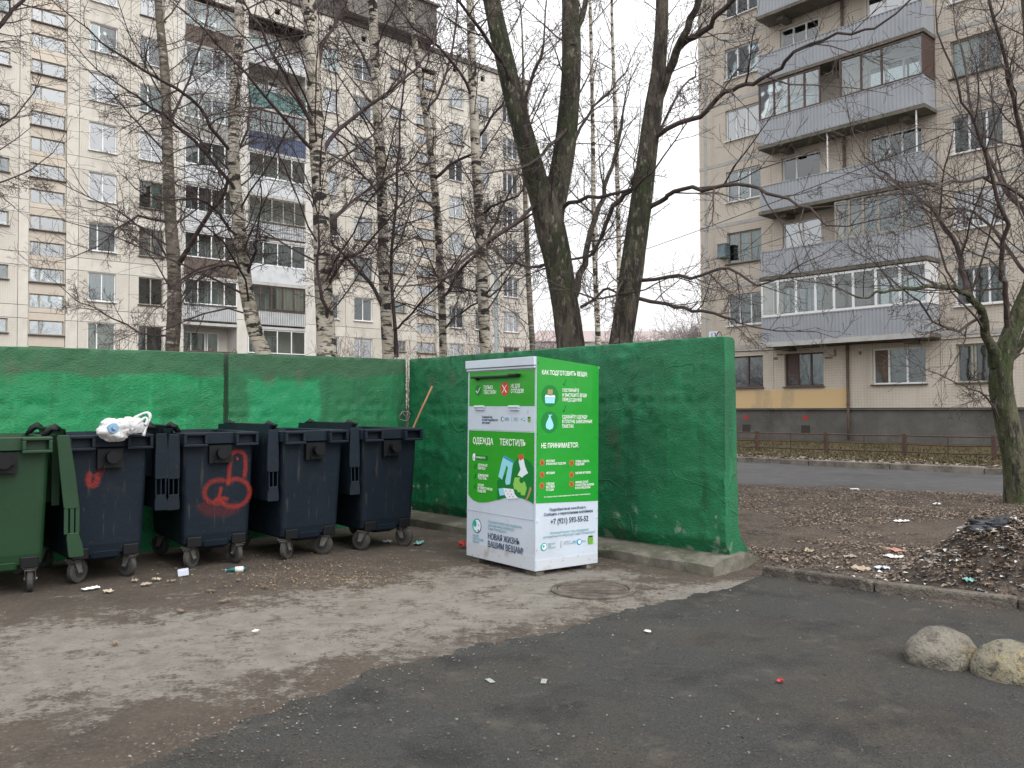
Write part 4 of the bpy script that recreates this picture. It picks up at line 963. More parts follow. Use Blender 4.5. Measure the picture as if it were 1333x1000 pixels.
stroke('F', [FP(.0,.765), FP(.975,.765)], .004, INK['lgrey'], 0); stroke('F', [FP(.975,.765), FP(.975,.68)], .005, INK['lgrey'], 0)
plate('F', circ(FP(.165,.84), .068), 0, INK['navy']); plate('F', circ(FP(.16,.84), .068, 24, .066), 1, INK['teal']); plate('F', circ(FP(.169,.84), .058), 2, INK['off']); plate('F', circ(FP(.14,.83), .026, 20, .032), 3, INK['teal']); plate('F', circ(FP(.19,.862), .01), 3, INK['navy']); plate('F', circ(FP(.145,.866), .008), 3, INK['teal']); plate('F', circ(FP(.195,.835), .006), 3, INK['navy'])
wr('F', .105, .895, 'НЕВСКИЙ\nЭКОЛОГИЧЕСКИЙ\nОПЕРАТОР', .03, 'pale', .62, ls=1.0)
wr('F', .34, .812, 'Пилотный проект при поддержке\nрегионального оператора\nСанкт-Петербурга', .036, 'pale', .85)
wr('F', .335, .893, 'НОВАЯ ЖИЗНЬ\nВАШИМ ВЕЩАМ!', .078, 'navy', .82, ls=.95, bold=.0015)
plate('F', rect(FP, .004, .996, .93, .998), -.5, M['cb_grime'], 'lower_edge')
plate('R', rect(RP, .004, .996, .95, .998), 0, M['cb_grime'], 'lower_edge')
for v_ in (.03, .24, .36, .5, .64, .77, .9, .98):      # rivets down both edges of the side sheet
    for u_ in (.022, .978):
        q_ = RP(u_, v_); mb = MB(); mb.disc((CBW+.005, q_[0], q_[1]), (1, 0, 0), .006, .006, 8); mb.build('rivet', M['cb_green2'] if v_ < .68 else M['cb_white'], CB)
# --- right side
plate('R', rect(RP, .004, .998, -.0008, .685), 0, M['cb_green2'], 'side_print')
wr('R', .07, .082, 'КАК ПОДГОТОВИТЬ ВЕЩИ:', .056, 'white', .72, bold=.0016)
plate('R', circ(RP(.205,.178), .097), 1, INK['dgreen']); plate('R', circ(RP(.2,.303), .097), 1, INK['dgreen'])
q = RP(.205,.178)
def off(q, pts): return [(q[0]+x, q[1]+z) for x, z in pts]
plate('R', off(q, [(-.055,-.065),(.05,-.065),(.056,-.015),(-.06,-.015)]), 2, INK['sky']); plate('R', off(q, [(-.062,-.013),(.06,-.013),(.05,.008),(.0,.002),(-.05,.01)]), 2, INK['off']); plate('R', off(q, [(-.03,.012),(.026,.01),(.03,.055),(-.026,.058)]), 2, INK['tan'])
q = RP(.2,.303); plate('R', off(q, [(-.045,-.03),(-.035,-.055),(0,-.068),(.035,-.055),(.045,-.03),(.035,.0),(.015,.035),(.01,.05),(.03,.07),(.005,.062),(-.012,.07),(-.008,.05),(-.02,.025),(-.038,-.002)]), 2, INK['sky'])
for v, bdy in ((.152, 'ПОСТИРАЙТЕ\nИ ВЫСУШИТЕ ВЕЩИ\nПЕРЕД СДАЧЕЙ'), (.281, 'СДАВАЙТЕ ОДЕЖДУ\nВ ПЛОТНО ЗАВЯЗАННЫХ\nПАКЕТАХ')):
    wr('R', .395, v, bdy, .042, 'white', .7, ls=1.0, bold=.001); stroke('R', [RP(.41,v-.04), RP(.425,v-.034), RP(.455,v-.064)], .008, INK['dgreen'], 2)
wr('R', .07, .428, 'НЕ ПРИНИМАЕТСЯ:', .06, 'white', .76, bold=.0018)
for u, v, bdy in ((.09,.495,'МЕХОВЫЕ\nИ КОЖАНЫЕ ИЗДЕЛИЯ'),(.09,.552,'ИГРУШКИ'),(.09,.603,'ТВЁРДЫЕ\nБЫТОВЫЕ\nОТХОДЫ'),(.555,.495,'КОВРЫ, ОДЕЯЛА,\nПОДУШКИ'),(.555,.552,'МЯГКИЕ ИГРУШКИ'),(.555,.598,'НИЖНЕЕ БЕЛЬЁ\nИ КОЛГОТКИ, БЫВШИЕ\nВ УПОТРЕБЛЕНИИ')):
    c_ = RP(u, v); plate('R', circ(c_, .026), 1, INK['orange'])
    for a in (-1, 1): stroke('R', [(c_[0]-.013, c_[1]-a*.015), (c_[0]+.013, c_[1]+a*.015)], .005, INK['dgreen'], 3)
    wr('R', u+.06, v-.002, bdy, .027, 'white', .74, ls=.95, bold=.0008)
wr('R', .12, .66, 'Мы сохраняем планету, отдавая вещам вторую жизнь вместе с вами каждый день', .016, 'white', .85)
wr('R', .5, .722, 'Подробности на www.bf-stal.ru', .036, 'navy', .85, 'CENTER', bold=.0005); wr('R', .52, .743, 'Сообщить о переполнении контейнера:', .036, 'navy', .85, 'CENTER', bold=.0005)
wr('R', .53, .785, '+7 (921) 593-55-52', .068, 'navy', .84, 'CENTER', bold=.0015)
wr('R', .53, .832, 'Пилотный проект при поддержке\nрегионального оператора Санкт-Петербурга', .032, 'pale', .88, 'CENTER')
q = RP(.13, .89); plate('R', circ(q, .034), 1, INK['navy']); plate('R', circ((q[0]-.004, q[1]), .033), 2, INK['teal']); plate('R', circ(q, .026), 3, INK['off']); plate('R', circ((q[0]-.008, q[1]+.006), .012), 4, INK['teal'])
wr('R', .19, .882, 'НЕВСКИЙ\nЭКО\nОПЕРАТОР', .02, 'pale', .8); plate('R', circ(RP(.4,.885), .013, 14, .034), 1, INK['lgrey']); wr('R', .44, .88, 'КОМИТЕТ\nПО ОТХОДАМ', .02, 'lgrey', .8)
q = RP(.69, .884); plate('R', circ(q, .027), 1, INK['skyd']); plate('R', circ(q, .018), 2, INK['off']); wr('R', .575, .888, 'ЭКО', .034, 'skyd', .8); wr('R', .73, .887, 'ТЕКС', .024, 'pale', .8)
q = RP(.875, .882); plate('R', off(q, [(-.028,-.035),(.024,-.035),(.032,.0),(.028,.03),(-.03,.03),(-.034,0)]), 1, INK['olive']); plate('R', off(q, [(-.026,.03),(.026,.03),(.024,.042),(-.024,.042)]), 2, INK['dark']); plate('R', circ((q[0]+.03, q[1]-.02), .012), 2, INK['lime'])

# ------------------------------------------------------------------ manhole covers, boulders, stick
M['iron'] = mat('cast_iron', (.085,.071,.06), .85, [((.15,.128,.105),9,.42,.62),((.035,.032,.03),3,.5,.7)], [(40,.4,.01)])
def manhole(c, r, label, m=None):
    root = empty('manhole_cover', c); tag(root, label, 'manhole cover')
    mb = MB(); k = 36; rings = []
    for rr, z in ((r*1.0, -.01), (r*1.0, .012), (r*.97, .016), (r*.86, .016), (r*.85, .0), (r*.84, -.012)):
        rings.append([(rr*math.cos(2*math.pi*i/k), rr*math.sin(2*math.pi*i/k), z) for i in range(k)])
    mb.loft(rings, False, False); mb.build('ring', m or M['concrete'], root, smooth=False)
    mb = MB(); mb.disc((0, 0, .0), (0, 0, 1), r*.83, .022, 36)
    for i in range(-4, 5):
        h = math.sqrt(max(0, (r*.76)**2-(i*r*.18)**2)); mb.box(-h, h, i*r*.18-.012, i*r*.18+.012, .011, .016)
    mb.build('lid', M['iron'], root)
manhole(gnd(772, 770)+Vector((0, 0, .010)), .34, 'worn round manhole cover in front of the clothes bin', M['iron'])
manhole(gnd(1092, 636)+Vector((0, 0, .004)), .4, 'round manhole cover set in the far road', M['road'])
M['stone'] = mat('painted_boulder', (.215,.195,.16), .9, [((.11,.1,.085),5,.45,.58),((.3,.25,.15),3.2,.54,.66),((.1,.095,.085),20,.56,.7)], [(10,.9,.06),(45,1,.03)])
M['stone_yellow'] = mat('yellow_painted_boulder', (.23,.21,.155), .9, [((.33,.27,.14),3.4,.48,.62,(1,1,.6)),((.11,.1,.085),6,.5,.6),((.08,.075,.068),24,.56,.66)], [(10,.9,.06),(45,1,.03)])
def boulder(px, py, rx, ry, rz, m, label, seed, rot):
    c = gnd(px, py, .02); c = c+Vector((0, ry*.55, 0))
    o = blob('boulder', rx, ry, rz, m, None, .09, 1.2, seed, 48, 32); o.location = (c.x, c.y, rz*.25); o.rotation_euler = (R(6), R(-5), R(rot))
    tag(o, label, 'boulder', 'half-round boulders on the asphalt')
boulder(1238, 868, .21, .19, .165, M['stone'], 'grey half-round boulder on the asphalt with faded yellow paint', 2, 15)
boulder(1337, 887, .225, .2, .16, M['stone_yellow'], 'yellowish half-round boulder cut by the right edge of the picture', 8, -20)
# stick leaning in the corner behind the last container
top = WC+WB*0; r_ = ray(563, 503); nW = WA; t_ = (WE-CP).dot(nW)/r_.dot(nW); ptop = CP+r_*(t_*.985); pbot = gnd(475, 690, .0)
mb = MB(); mb.tube([pbot.lerp(ptop, i/6)+Vector((.006*math.sin(i*2), 0, 0)) for i in range(7)], .013, 8)
tag(mb.build('wooden_stick', mat('orange_wood', (.3,.15,.075), .8, [((.2,.1,.06),8,.45,.7,(1,1,.2))]), smooth=True), 'thin brown wooden stick leaning against the green wall corner', 'stick')

# ------------------------------------------------------------------ low fence by the lawn
fence_px = [(986,593),(1075,596),(1177,600),(1295,605)]
fp = [gnd(x, y-2) for x, y in fence_px]
fd = (fp[-1]-fp[0]).normalized(); sp_ = (fp[-1]-fp[0]).length/3
FNC = empty('metal_fence', (fp[0].x, fp[0].y, .09), math.atan2(fd.y, fd.x)); tag(FNC, 'low rusty metal fence with three rails before the lawn', 'fence')
M['rust'] = mat('rusty_brown_paint', (.075,.045,.035), .8, [((.13,.065,.04),7,.48,.68),((.045,.035,.032),3,.5,.7)])
for i in range(-5, 9):
    x = i*sp_
    if i < 8:
        mb = MB(); mb.box(x-.055, x+.055, -.055, .055, -.12, .62); mb.build('post', M['rust'], FNC, bevel=.006)
        mb = MB(); mb.tube([(x+sp_/2, 0, -.08), (x+sp_/2, 0, .55)], .02, 6); mb.build('upright', M['rust'], FNC)
        for z in (.12, .33, .56):
            mb = MB(); mb.tube([(x+.05, 0, z), (x+sp_/2, .0, z-.008+rnd.uniform(-.01, .01)), (x+sp_-.05, 0, z)], .021, 6); mb.build('rail', M['rust'], FNC)

# ------------------------------------------------------------------ trees
def grow(mb, p, d, ln, r, lvl, mx, rg, trop, kids, wig=.22, minr=.0035):
    ns = (6, 5, 4, 3)[min(lvl, 3)]; pts = [p.copy()]; q = p.copy(); d = d.normalized(); st = ln/ns; dirs = [d.copy()]
    for i in range(ns):
        d = (d+Vector((rg.gauss(0, wig), rg.gauss(0, wig), rg.gauss(0, wig)+trop))).normalized(); q = q+d*st; pts.append(q.copy()); dirs.append(d.copy())
    rad = [max(minr, r*(1-.72*i/ns)) for i in range(ns+1)]
    mb.tube(pts, rad, (5, 4, 3, 3)[min(lvl, 3)], cap=False)
    if lvl >= mx: return
    spawn(mb, pts, rad, dirs, ln, lvl, mx, rg, trop, kids, wig, minr, .22)
def spawn(mb, pts, rad, dirs, ln, lvl, mx, rg, trop, kids, wig, minr, t0, lenf=(.32, .62), t1=1.0):
    ns = len(pts)-1
    for k in range(kids[lvl]):
        t = t0+(t1-t0)*((k+rg.random())/kids[lvl]); f = t*ns; i = min(int(f), ns-1); b = pts[i].lerp(pts[i+1], f-i); dd = dirs[min(i+1, len(dirs)-1)]
        u = dd.orthogonal().normalized(); v = dd.cross(u); a = rg.random()*6.283; ang = R(rg.uniform(32, 68))
        nd = dd*math.cos(ang)+(u*math.cos(a)+v*math.sin(a))*math.sin(ang)
        grow(mb, b, nd, ln*rg.uniform(*lenf)*(1.15-.55*t), max(minr, min(rad[i]*rg.uniform(.4, .6), .0035+ln*.005)), lvl+1, mx, rg, trop, kids, wig, minr)
def dirs_of(P): return [(P[min(i+1, len(P)-1)]-P[max(i-1, 0)]).normalized() for i in range(len(P))]
def furrow(mb, pts, rad, seed, k=34):
    n0 = len(mb.v); mb.tube(pts, rad, k)
    for i, (p, r) in enumerate(zip(pts, rad)):
        for j in range(k):
            a = 2*math.pi*j/k; v = Vector(mb.v[n0+i*k+j]); d = v-p
            f = 1-abs(fbm(math.cos(a)*3.2+seed, math.sin(a)*3.2, p.z*1.1, 3))*.9
            b = .10*(f-.75)+.05*fbm(math.cos(a)*1.3, math.sin(a)*1.3, p.z*.9+seed, 2)
            mb.v[n0+i*k+j] = tuple(v+d*b*min(1, r/.08))
def tree(name, label, Y, trunk, limbs, bark, twig, seed, top=0, prim=30, plen=(1.2, 3.0), kids=(0, 9, 6, 4), trop=.02, cat='tree', group=None, pang=(35, 65), start=.25, limb_bark=None, lk=14, minr=.0028, ground=True, k=12):
    rg = random.Random(seed); sc = Y/1100
    P = [at(x, y, Y) for x, y, r in trunk]; Rr = [r*sc for x, y, r in trunk]
    base = Vector((P[0].x, P[0].y, 0))
    if ground: P = [Vector((P[0].x, P[0].y, -.15))]+[Vector((P[0].x, P[0].y, P[0].z*.25))]+P; Rr = [Rr[0]*1.35, Rr[0]*1.12]+Rr
    if top:
        d = (P[-1]-P[-2]).normalized(); n_ = 3
        for i in range(n_): d = (d+Vector((rg.gauss(0, .06), rg.gauss(0, .06), .12))).normalized(); P.append(P[-1]+d*top/n_); Rr.append(Rr[-1]*(.66 if i < n_-1 else .3))
    P, Rr = smooth_path(P, Rr, 4)
    root = empty(name, base); tag(root, label, cat, group)
    mb = MB(); loc = [p-base for p in P]; mb.tube(loc, [r*(1+.06*fbm(p.x*3, p.z*2.2, seed)) for p, r in zip(loc, Rr)], k)
    if limb_bark:
        nn = len(loc); mb = MB(); F2, R2 = [], []
        for a, b in zip(range(nn-1), range(1, nn)):
            m_ = max(1, int((loc[b]-loc[a]).length/.05))
            for q_ in range(m_): F2.append(loc[a].lerp(loc[b], q_/m_)); R2.append(Rr[a]+(Rr[b]-Rr[a])*q_/m_)
        furrow(mb, F2, R2, seed)
    tw = MB(); dd = dirs_of(loc)
    n = len(loc)-1
    # side branches off the trunk
    for j in range(prim):
        t = start+(1-start)*((j+rg.random())/prim); f = t*n; i = min(int(f), n-1); b = loc[i].lerp(loc[i+1], f-i)
        a = rg.random()*6.283; ang = R(rg.uniform(*pang)); u = dd[i].orthogonal().normalized(); v = dd[i].cross(u)
        nd = dd[i]*math.cos(ang)+(u*math.cos(a)+v*math.sin(a))*math.sin(ang); ln = rg.uniform(*plen)*(1.1-.5*t)
        grow(tw, b, nd, ln, min(Rr[i]*.4, .004+ln*.0068), 1, 3, rg, trop, kids, .13, minr=minr)
    for lb in limbs:
        Q = [at(x, y, Y+dy)-base for x, y, r, dy in lb]; rr = [r*sc*(1 if r > 9 else .66) for x, y, r, dy in lb]
        Q, rr = smooth_path(Q, rr, 3)
        Q = [q_+Vector((rg.gauss(0, 1), rg.gauss(0, 1), rg.gauss(0, 1)))*min(.018, .6*r_+.007)*(0 if r_ > .1 or i_ == 0 else 1) for i_, (q_, r_) in enumerate(zip(Q, rr))]
        if limb_bark and rr[0] > .09:
            Q2, r2 = smooth_path(Q, rr, 4); furrow(mb, Q2, r2, seed+3, 26)
        else: (mb if limb_bark is not None and rr[0] > .05 else tw).tube(Q, rr, 8 if rr[0] > .03 else 5, cap=False)
        dl = ((Q[-1]-Q[-3]).normalized()+Vector((0, 0, .35))).normalized(); grow(tw, Q[-1], dl, 1.3, rr[-1], 1, 3, rg, trop+.05, kids, .18, minr)
        L_ = sum((b-a).length for a, b in zip(Q, Q[1:]))
        spawn(tw, Q, rr, dirs_of(Q), max(1.1, min(L_*.8, 3.2)), 0, 3, rg, trop, (lk, kids[1], kids[2], kids[3]), .15, minr, .15, (.3, .75))
    mb.build('trunk', bark, root, smooth=True)
    tw.build('crown', twig, root)
    return root
BG = 'birches behind the green wall'
tree('birch_tree', 'leftmost birch with dark mossy trunk and low side limb above the wall', 17, [(224,470,9),(227,400,9),(226,340,8.5),(221,270,7.5),(218,190,7),(215,100,6),(206,0,5)],
     [[(232,345,5.5,0),(258,303,4.5,-.3),(285,262,3.5,-.6),(300,225,2.8,-.8),(322,170,2,-1)], [(222,290,3,0),(180,282,2.2,-.5),(140,310,1.5,-1)], [(219,340,2.5,0),(195,300,2,.3),(150,285,1.3,.6)], [(228,440,2.5,0),(180,430,1.8,-.4),(130,405,1.2,-.8),(100,390,.9,-1)], [(218,160,3,0),(240,120,2.4,.4),(262,60,2,.8),(270,0,1.6,1)]], M['dark_birch'], M['birch_twig'], 1, 4, 36, (1.4,3.4), (0,8,6,3), -.01, group=BG)
tree('birch_tree', 'birch with a white trunk leaning left at its foot', 15.5, [(345,475,10),(333,435,9.5),(321,380,9),(314,320,8.5),(308,265,8),(304,200,7.5),(306,120,7),(311,50,6.5),(313,0,6)],
     [[(318,365,3.5,0),(330,335,3,-.2),(333,310,2.4,-.3)], [(316,350,3,0),(285,346,2.4,-.6),(245,362,1.7,-1.2),(215,395,1,-1.7)], [(310,255,4,0),(270,200,3.4,-.5),(215,150,2.6,-1),(165,118,1.9,-1.5)], [(305,200,4,0),(275,165,3.4,-.4),(250,130,3,-.9),(185,90,2.4,-1.6),(130,55,1.6,-2.2)], [(313,310,3,0),(270,262,2.4,-.8),(225,262,1.8,-1.4)]], M['birch'], M['birch_twig'], 2, 4, 30, (1.4,3.6), (0,8,6,3), -.01, group=BG)
tree('birch_tree', 'thickest white birch with black diamond scars and forked crown', 14.5, [(426,485,13),(424,430,12),(421,370,11.5),(419,310,11),(417,250,10.5),(412,180,10),(408,100,9.5),(404,30,9),(402,-20,8.5)],
     [[(428,425,4,0),(421,390,3.4,-.3),(412,350,2.8,-.4),(414,310,2.2,-.5)], [(420,200,5,0),(440,170,4.2,.3),(490,130,3.4,.8),(540,90,2.6,1.3),(570,50,2,1.6)], [(414,180,4.5,0),(390,130,3.8,-.3),(360,80,3,-.7),(330,20,2.4,-1)], [(424,380,3.2,0),(445,340,3,-.3),(470,325,2.4,-.5),(520,270,1.6,-1)], [(412,200,4,0),(365,150,3,-.7),(320,95,2.4,-1.3),(280,55,1.8,-1.8)], [(424,290,3.6,0),(460,262,2.8,.5),(500,235,2.2,.9),(540,205,1.6,1.3)], [(408,90,4,0),(425,50,3,.3),(450,0,2.2,.6)]], M['birch'], M['birch_twig'], 3, 4, 30, (1.4,3.6), (0,8,6,3), -.01, group=BG)
tree('birch_tree', 'slim birch with bands of moss on its white trunk', 16.5, [(506,480,8),(503,420,7.5),(500,360,7),(498,290,7),(496,220,7),(492,150,6.8),(488,70,6.3),(485,0,6)],
     [[(516,465,4.5,0),(512,400,3.6,.1),(509,330,3,.2),(516,250,2.6,.3),(522,160,2.2,.4),(528,80,1.6,.5)], [(498,400,4.2,0),(478,365,3.4,-.3),(445,330,2.8,-.7),(420,300,2,-1)], [(512,430,2.6,0),(535,410,2.2,-.4),(570,370,1.8,-.9),(600,330,1.2,-1.2)], [(500,260,2.6,0),(470,225,2.2,.4),(430,200,1.6,.9)], [(490,120,3,0),(470,70,2.4,.4),(440,20,1.8,.8)]], M['birch'], M['birch_twig'], 4, 4, 28, (1.2,3.2), (0,8,6,3), -.01, group=BG)
tree('birch_tree', 'thin birch bending left as it rises beside the stair windows', 18.5, [(577,475,5.2),(576,420,5),(573,350,5),(570,290,5),(563,220,4.6),(553,140,4.2),(542,70,3.8),(533,0,3.4)],
     [[(575,395,3.4,0),(590,365,3,-.2),(620,330,2.8,-.6),(660,300,2.4,-1.1),(705,272,1.6,-1.7)], [(577,430,2.4,0),(600,405,2,-.3),(640,385,1.4,-.8)], [(566,232,3.4,0),(585,215,3,-.3),(612,200,2.6,-.6),(632,165,2.4,-.9),(655,135,1.8,-1.2)], [(555,150,3,0),(575,110,2.6,.4),(590,60,2.2,.8),(596,0,1.8,1)]], M['birch'], M['birch_twig'], 5, 4, 26, (1.2,3.0), (0,8,6,3), -.01, group=BG)
tree('birch_tree', 'white birch with dense black scars nearest the big linden', 17.5, [(632,475,7.6),(630,420,7.3),(628,360,7.2),(625,300,7),(621,230,6.6),(617,150,6),(614,70,5.6),(612,0,5.2)],
     [[(627,330,3,0),(640,300,2.6,.3),(655,265,2.2,.5)], [(623,285,3,0),(640,270,2.4,-.3),(675,255,1.8,-.8)], [(615,130,3,0),(600,95,2.6,-.3),(570,60,2.2,-.8),(530,25,1.8,-1.2)], [(620,380,2.4,0),(590,372,2,.4),(560,355,1.4,.8)]], M['birch'], M['birch_twig'], 6, 4, 28, (1.2,3.0), (0,8,6,3), -.01, group=BG)
tree('birch_tree', 'tree outside the left edge whose thin twigs reach into the picture', 15, [(-75,470,9),(-72,350,8.5),(-70,200,8),(-66,80,7),(-62,0,6.5)],
     [[(-68,150,5,0),(-40,80,4.4,.2),(0,30,4,.4),(40,-10,3.2,.6)], [(-70,300,3,0),(-40,262,2.4,.2),(0,238,1.8,.4),(40,222,1.2,.6)], [(-68,200,3,0),(-30,180,2.4,.2),(20,150,1.6,.4),(50,110,1,.6)]], M['dark_birch'], M['birch_twig'], 21, 3, 26, (1.0,2.4), (0,7,5,3), .0, group=BG)
TG = 'thin young trees behind the wall'
tree('young_tree', 'thin brown tree standing just left of the big linden', 21, [(694,470,4),(690,400,3.8),(686,320,3.4),(683,230,3),(682,130,2.2)], [], M['dark_birch'], M['birch_twig'], 7, 3, 26, (.8,2.0), (0,7,5,3), .04, group=TG)
tree('young_tree', 'pale slender tree seen between the two linden trunks', 23, [(779,460,3.8),(776,380,3.6),(773,290,3.2),(772,190,2.8),(770,80,2.4),(768,0,2)], [], M['birch'], M['birch_twig'], 8, 3, 34, (1.0,2.4), (0,7,5,3), .06, group=TG)
tree('young_tree', 'second pale slender tree close beside the right linden trunk', 24, [(806,460,3.4),(806,360,3.2),(804,250,2.9),(801,150,2.6),(797,40,2),(796,-20,1.6)], [], M['birch'], M['birch_twig'], 9, 3, 34, (1.0,2.4), (0,7,5,3), .08, group=TG)
tree('linden_tree', 'big mossy linden whose trunk forks low above the wall', 13.2, [(744,480,19.7),(742,440,18.3),(735,390,17.9),(726,340,18.3),(716,295,19.3),(709,268,17.9),(698,235,15.0),(683,180,13.6),(667,120,12.7),(653,60,12.0),(640,0,11.3),(628,-70,9.4)],
     [[(716,300,17,0),(722,262,15.5,.1),(733,205,14.5,.1),(740,145,13.5,.1),(744,80,12.5,.1),(742,0,11.5,.2),(738,-80,9,.3)], [(748,385,7.5,0),(760,345,6.5,.3),(770,300,5.8,.6),(784,255,5,.9),(797,215,4,1.2),(812,150,3,1.5)], [(695,268,4,-.1),(660,298,3.4,-.5),(625,318,3,-1),(590,352,2.4,-1.4)], [(740,165,4,0),(715,190,3.4,-.3),(690,215,2.6,-.6)], [(736,200,3.6,0),(765,150,3,.5),(795,120,2.2,1)], [(690,205,4.5,-.1),(683,160,4,-.3),(690,110,3.4,-.5),(710,60,2.6,-.7)], [(722,340,3.6,0),(690,350,3,.4),(660,342,2,.8)], [(756,400,3.2,0),(785,378,2.6,-.4),(805,382,2,-.7)], [(745,60,7,0),(756,25,6,.2),(768,-10,5,.4)], [(668,115,5,0),(640,60,4,-.6),(610,20,3,-1.2),(580,-20,2,-1.6)], [(733,270,4.2,0),(765,258,3.6,-.5),(810,250,3,-1),(850,225,2,-1.4)]], M['linden'], M['brown_twig'], 10, 3, 24, (.8,2.2), (0,7,5,3), .03, 'tree', start=.35, limb_bark=1, lk=9, k=18)
tree('linden_tree', 'linden leaning right with long bare limbs reaching across the right block', 12.6, [(806,475,15.5),(809,440,15.0),(817,390,15.0),(824,340,15.2),(831,290,14.5),(838,240,13.6),(844,190,12.6),(851,140,11.8),(857,95,9.9),(861,40,8.6),(862,0,8.1),(862,-70,6.6)],
     [[(852,140,9.5,0),(864,105,8.8,-.1),(880,70,8,-.3),(895,38,7,-.5),(912,0,6,-.7),(925,-40,5,-.9)], [(884,62,6.5,-.3),(905,45,6,-.5),(932,22,5,-.8),(965,-8,4,-1.1)], [(846,183,5.5,0),(872,168,5,-.3),(911,150,4.6,-.7),(938,124,4.3,-1),(961,112,4,-1.3),(992,104,3.6,-1.7),(1015,87,3.2,-2),(1037,67,2.8,-2.3),(1090,45,2.2,-2.8),(1140,40,1.6,-3.2)], [(846,270,5,0),(866,258,4.6,-.3),(888,248,4,-.6),(930,243,3.6,-1.1),(960,241,3.2,-1.4),(1000,250,2.8,-1.8),(1040,266,2.2,-2.2),(1075,290,1.6,-2.5)], [(835,365,4,0),(870,361,3.4,-.4),(915,359,2.8,-.9),(950,352,2.4,-1.2),(985,372,1.8,-1.5)], [(826,388,4,0),(858,393,3.6,-.3),(890,401,3.2,-.7),(930,408,2.6,-1.1),(962,420,1.8,-1.4)], [(838,225,6,0),(820,245,5.5,.2),(800,268,4.8,.4),(785,300,4,.6),(770,335,3.2,.8)], [(820,350,3,0),(800,385,2.4,-.3),(775,388,2,-.6)], [(857,175,3,0),(880,125,2.4,.4),(905,100,1.8,.8)]], M['linden'], M['brown_twig'], 11, 3, 18, (.7,2.0), (0,7,5,3), .03, 'tree', start=.4, limb_bark=1, lk=8, k=16)
tree('street_tree', 'mossy bare tree on the earth bank forking low at the right edge', 12.1, [(1327,664,19.5),(1325,630,16.4),(1320,590,15.3),(1310,545,14.4),(1303,505,14.1),(1305,470,12.9),(1314,440,10.9),(1328,405,10.1),(1344,365,9.4),(1354,310,8.2),(1353,240,7.5),(1348,170,6.3),(1340,100,5.5),(1336,20,4.7)],
     [[(1298,475,11,0),(1287,445,9,-.1),(1277,410,8,-.3),(1265,388,6,-.4),(1243,374,4.6,-.6),(1215,374,3.8,-.9),(1180,377,3.2,-1.2),(1150,381,2.4,-1.5),(1120,389,1.6,-1.7)], [(1262,385,5.5,-.4),(1252,350,5.2,-.3),(1245,320,4.8,-.2),(1228,290,4.4,0),(1205,265,4,.3),(1180,248,3.2,.6),(1155,228,2.4,.9),(1125,205,1.6,1.1)], [(1303,490,8,0),(1322,460,7,.2),(1345,420,6,.4),(1370,370,5,.6)], [(1312,430,6,0),(1308,380,5,-.3),(1304,350,4.6,-.5),(1308,310,4.2,-.7),(1300,260,3.6,-.9),(1285,200,3,-1.1),(1262,150,2.4,-1.3),(1240,90,1.8,-1.5)], [(1346,300,5.5,0),(1320,260,4.8,.4),(1295,225,4,.8),(1270,160,3.2,1.2),(1255,80,2.4,1.6)], [(1345,230,5,0),(1325,150,4.4,-.3),(1310,80,3.6,-.6),(1290,10,2.8,-.9)], [(1345,270,4,0),(1310,240,3.4,-.6),(1265,232,2.6,-1.2),(1225,240,2,-1.6),(1195,255,1.4,-1.9)], [(1340,360,4,0),(1305,310,3.4,.4),(1265,275,2.6,.9),(1235,282,2,1.3)], [(1277,410,3.4,-.3),(1250,430,2.8,-.6),(1215,415,2.2,-.9),(1190,385,1.6,-1.1)], [(1312,570,2.4,0),(1285,515,2,-.2),(1255,505,1.4,-.5)]], M['moss_bark'], M['brown_twig'], 12, 3, 26, (.8,2.2), (0,8,5,3), .02, 'tree', start=.5, limb_bark=1, lk=9, k=18)
# shrubs at the foot of the left block and far trees in the gap
def bush(name, label, p, h, wd, n_, r, m, seed, group, cat='shrub', kids=(0, 8, 5, 3), minr=.008, trop=.05, stem=None):
    rg = random.Random(seed); root = empty(name, (p[0], p[1], 0)); tag(root, label, cat, group)
    mb = MB(); tk = MB()
    for i in range(n_):
        a = rg.random()*6.28; d = Vector((math.cos(a)*wd, math.sin(a)*wd, h)); b = Vector((rg.uniform(-.2, .2), rg.uniform(-.2, .2), 0))
        if stem: b = Vector((0, 0, stem*rg.uniform(.5, 1.0)))
        grow(mb, b, d*rg.uniform(.4, 1), h*rg.uniform(.55, 1.0)*(1 if not stem else .6), r, 1, 3, rg, trop, kids, .2, minr)
    if stem:
        tk.tube([(0, 0, -.2), (.05, 0, stem*.5), (0, .05, stem)], [r*2.6, r*2.2, r*1.4], 8); tk.build('trunk', m, root, smooth=True)
    mb.build('crown' if stem else 'branches', m, root)
SG = 'bare shrubs before the left block'
for i, (x, Y, h, lb) in enumerate(((665, 33, 5.5, 'tallest reddish bare shrub right of the lamp post'), (600, 36, 4.5, 'bare shrub between the thin birch and the scarred birch'), (525, 34, 4.2, 'bare shrub showing just right of the slim mossy birch'), (160, 27, 3.6, 'bare shrub left of the leftmost birch'), (450, 31, 3.8, 'bare shrub just right of the thickest birch'))):
    q = at(x, 520, Y); bush('shrub', lb, q, h, .32, 14, .018, M['shrub_twig'], 40+i, SG, trop=.06, minr=.006)
FGp = 'far bare trees in the gap between the blocks'
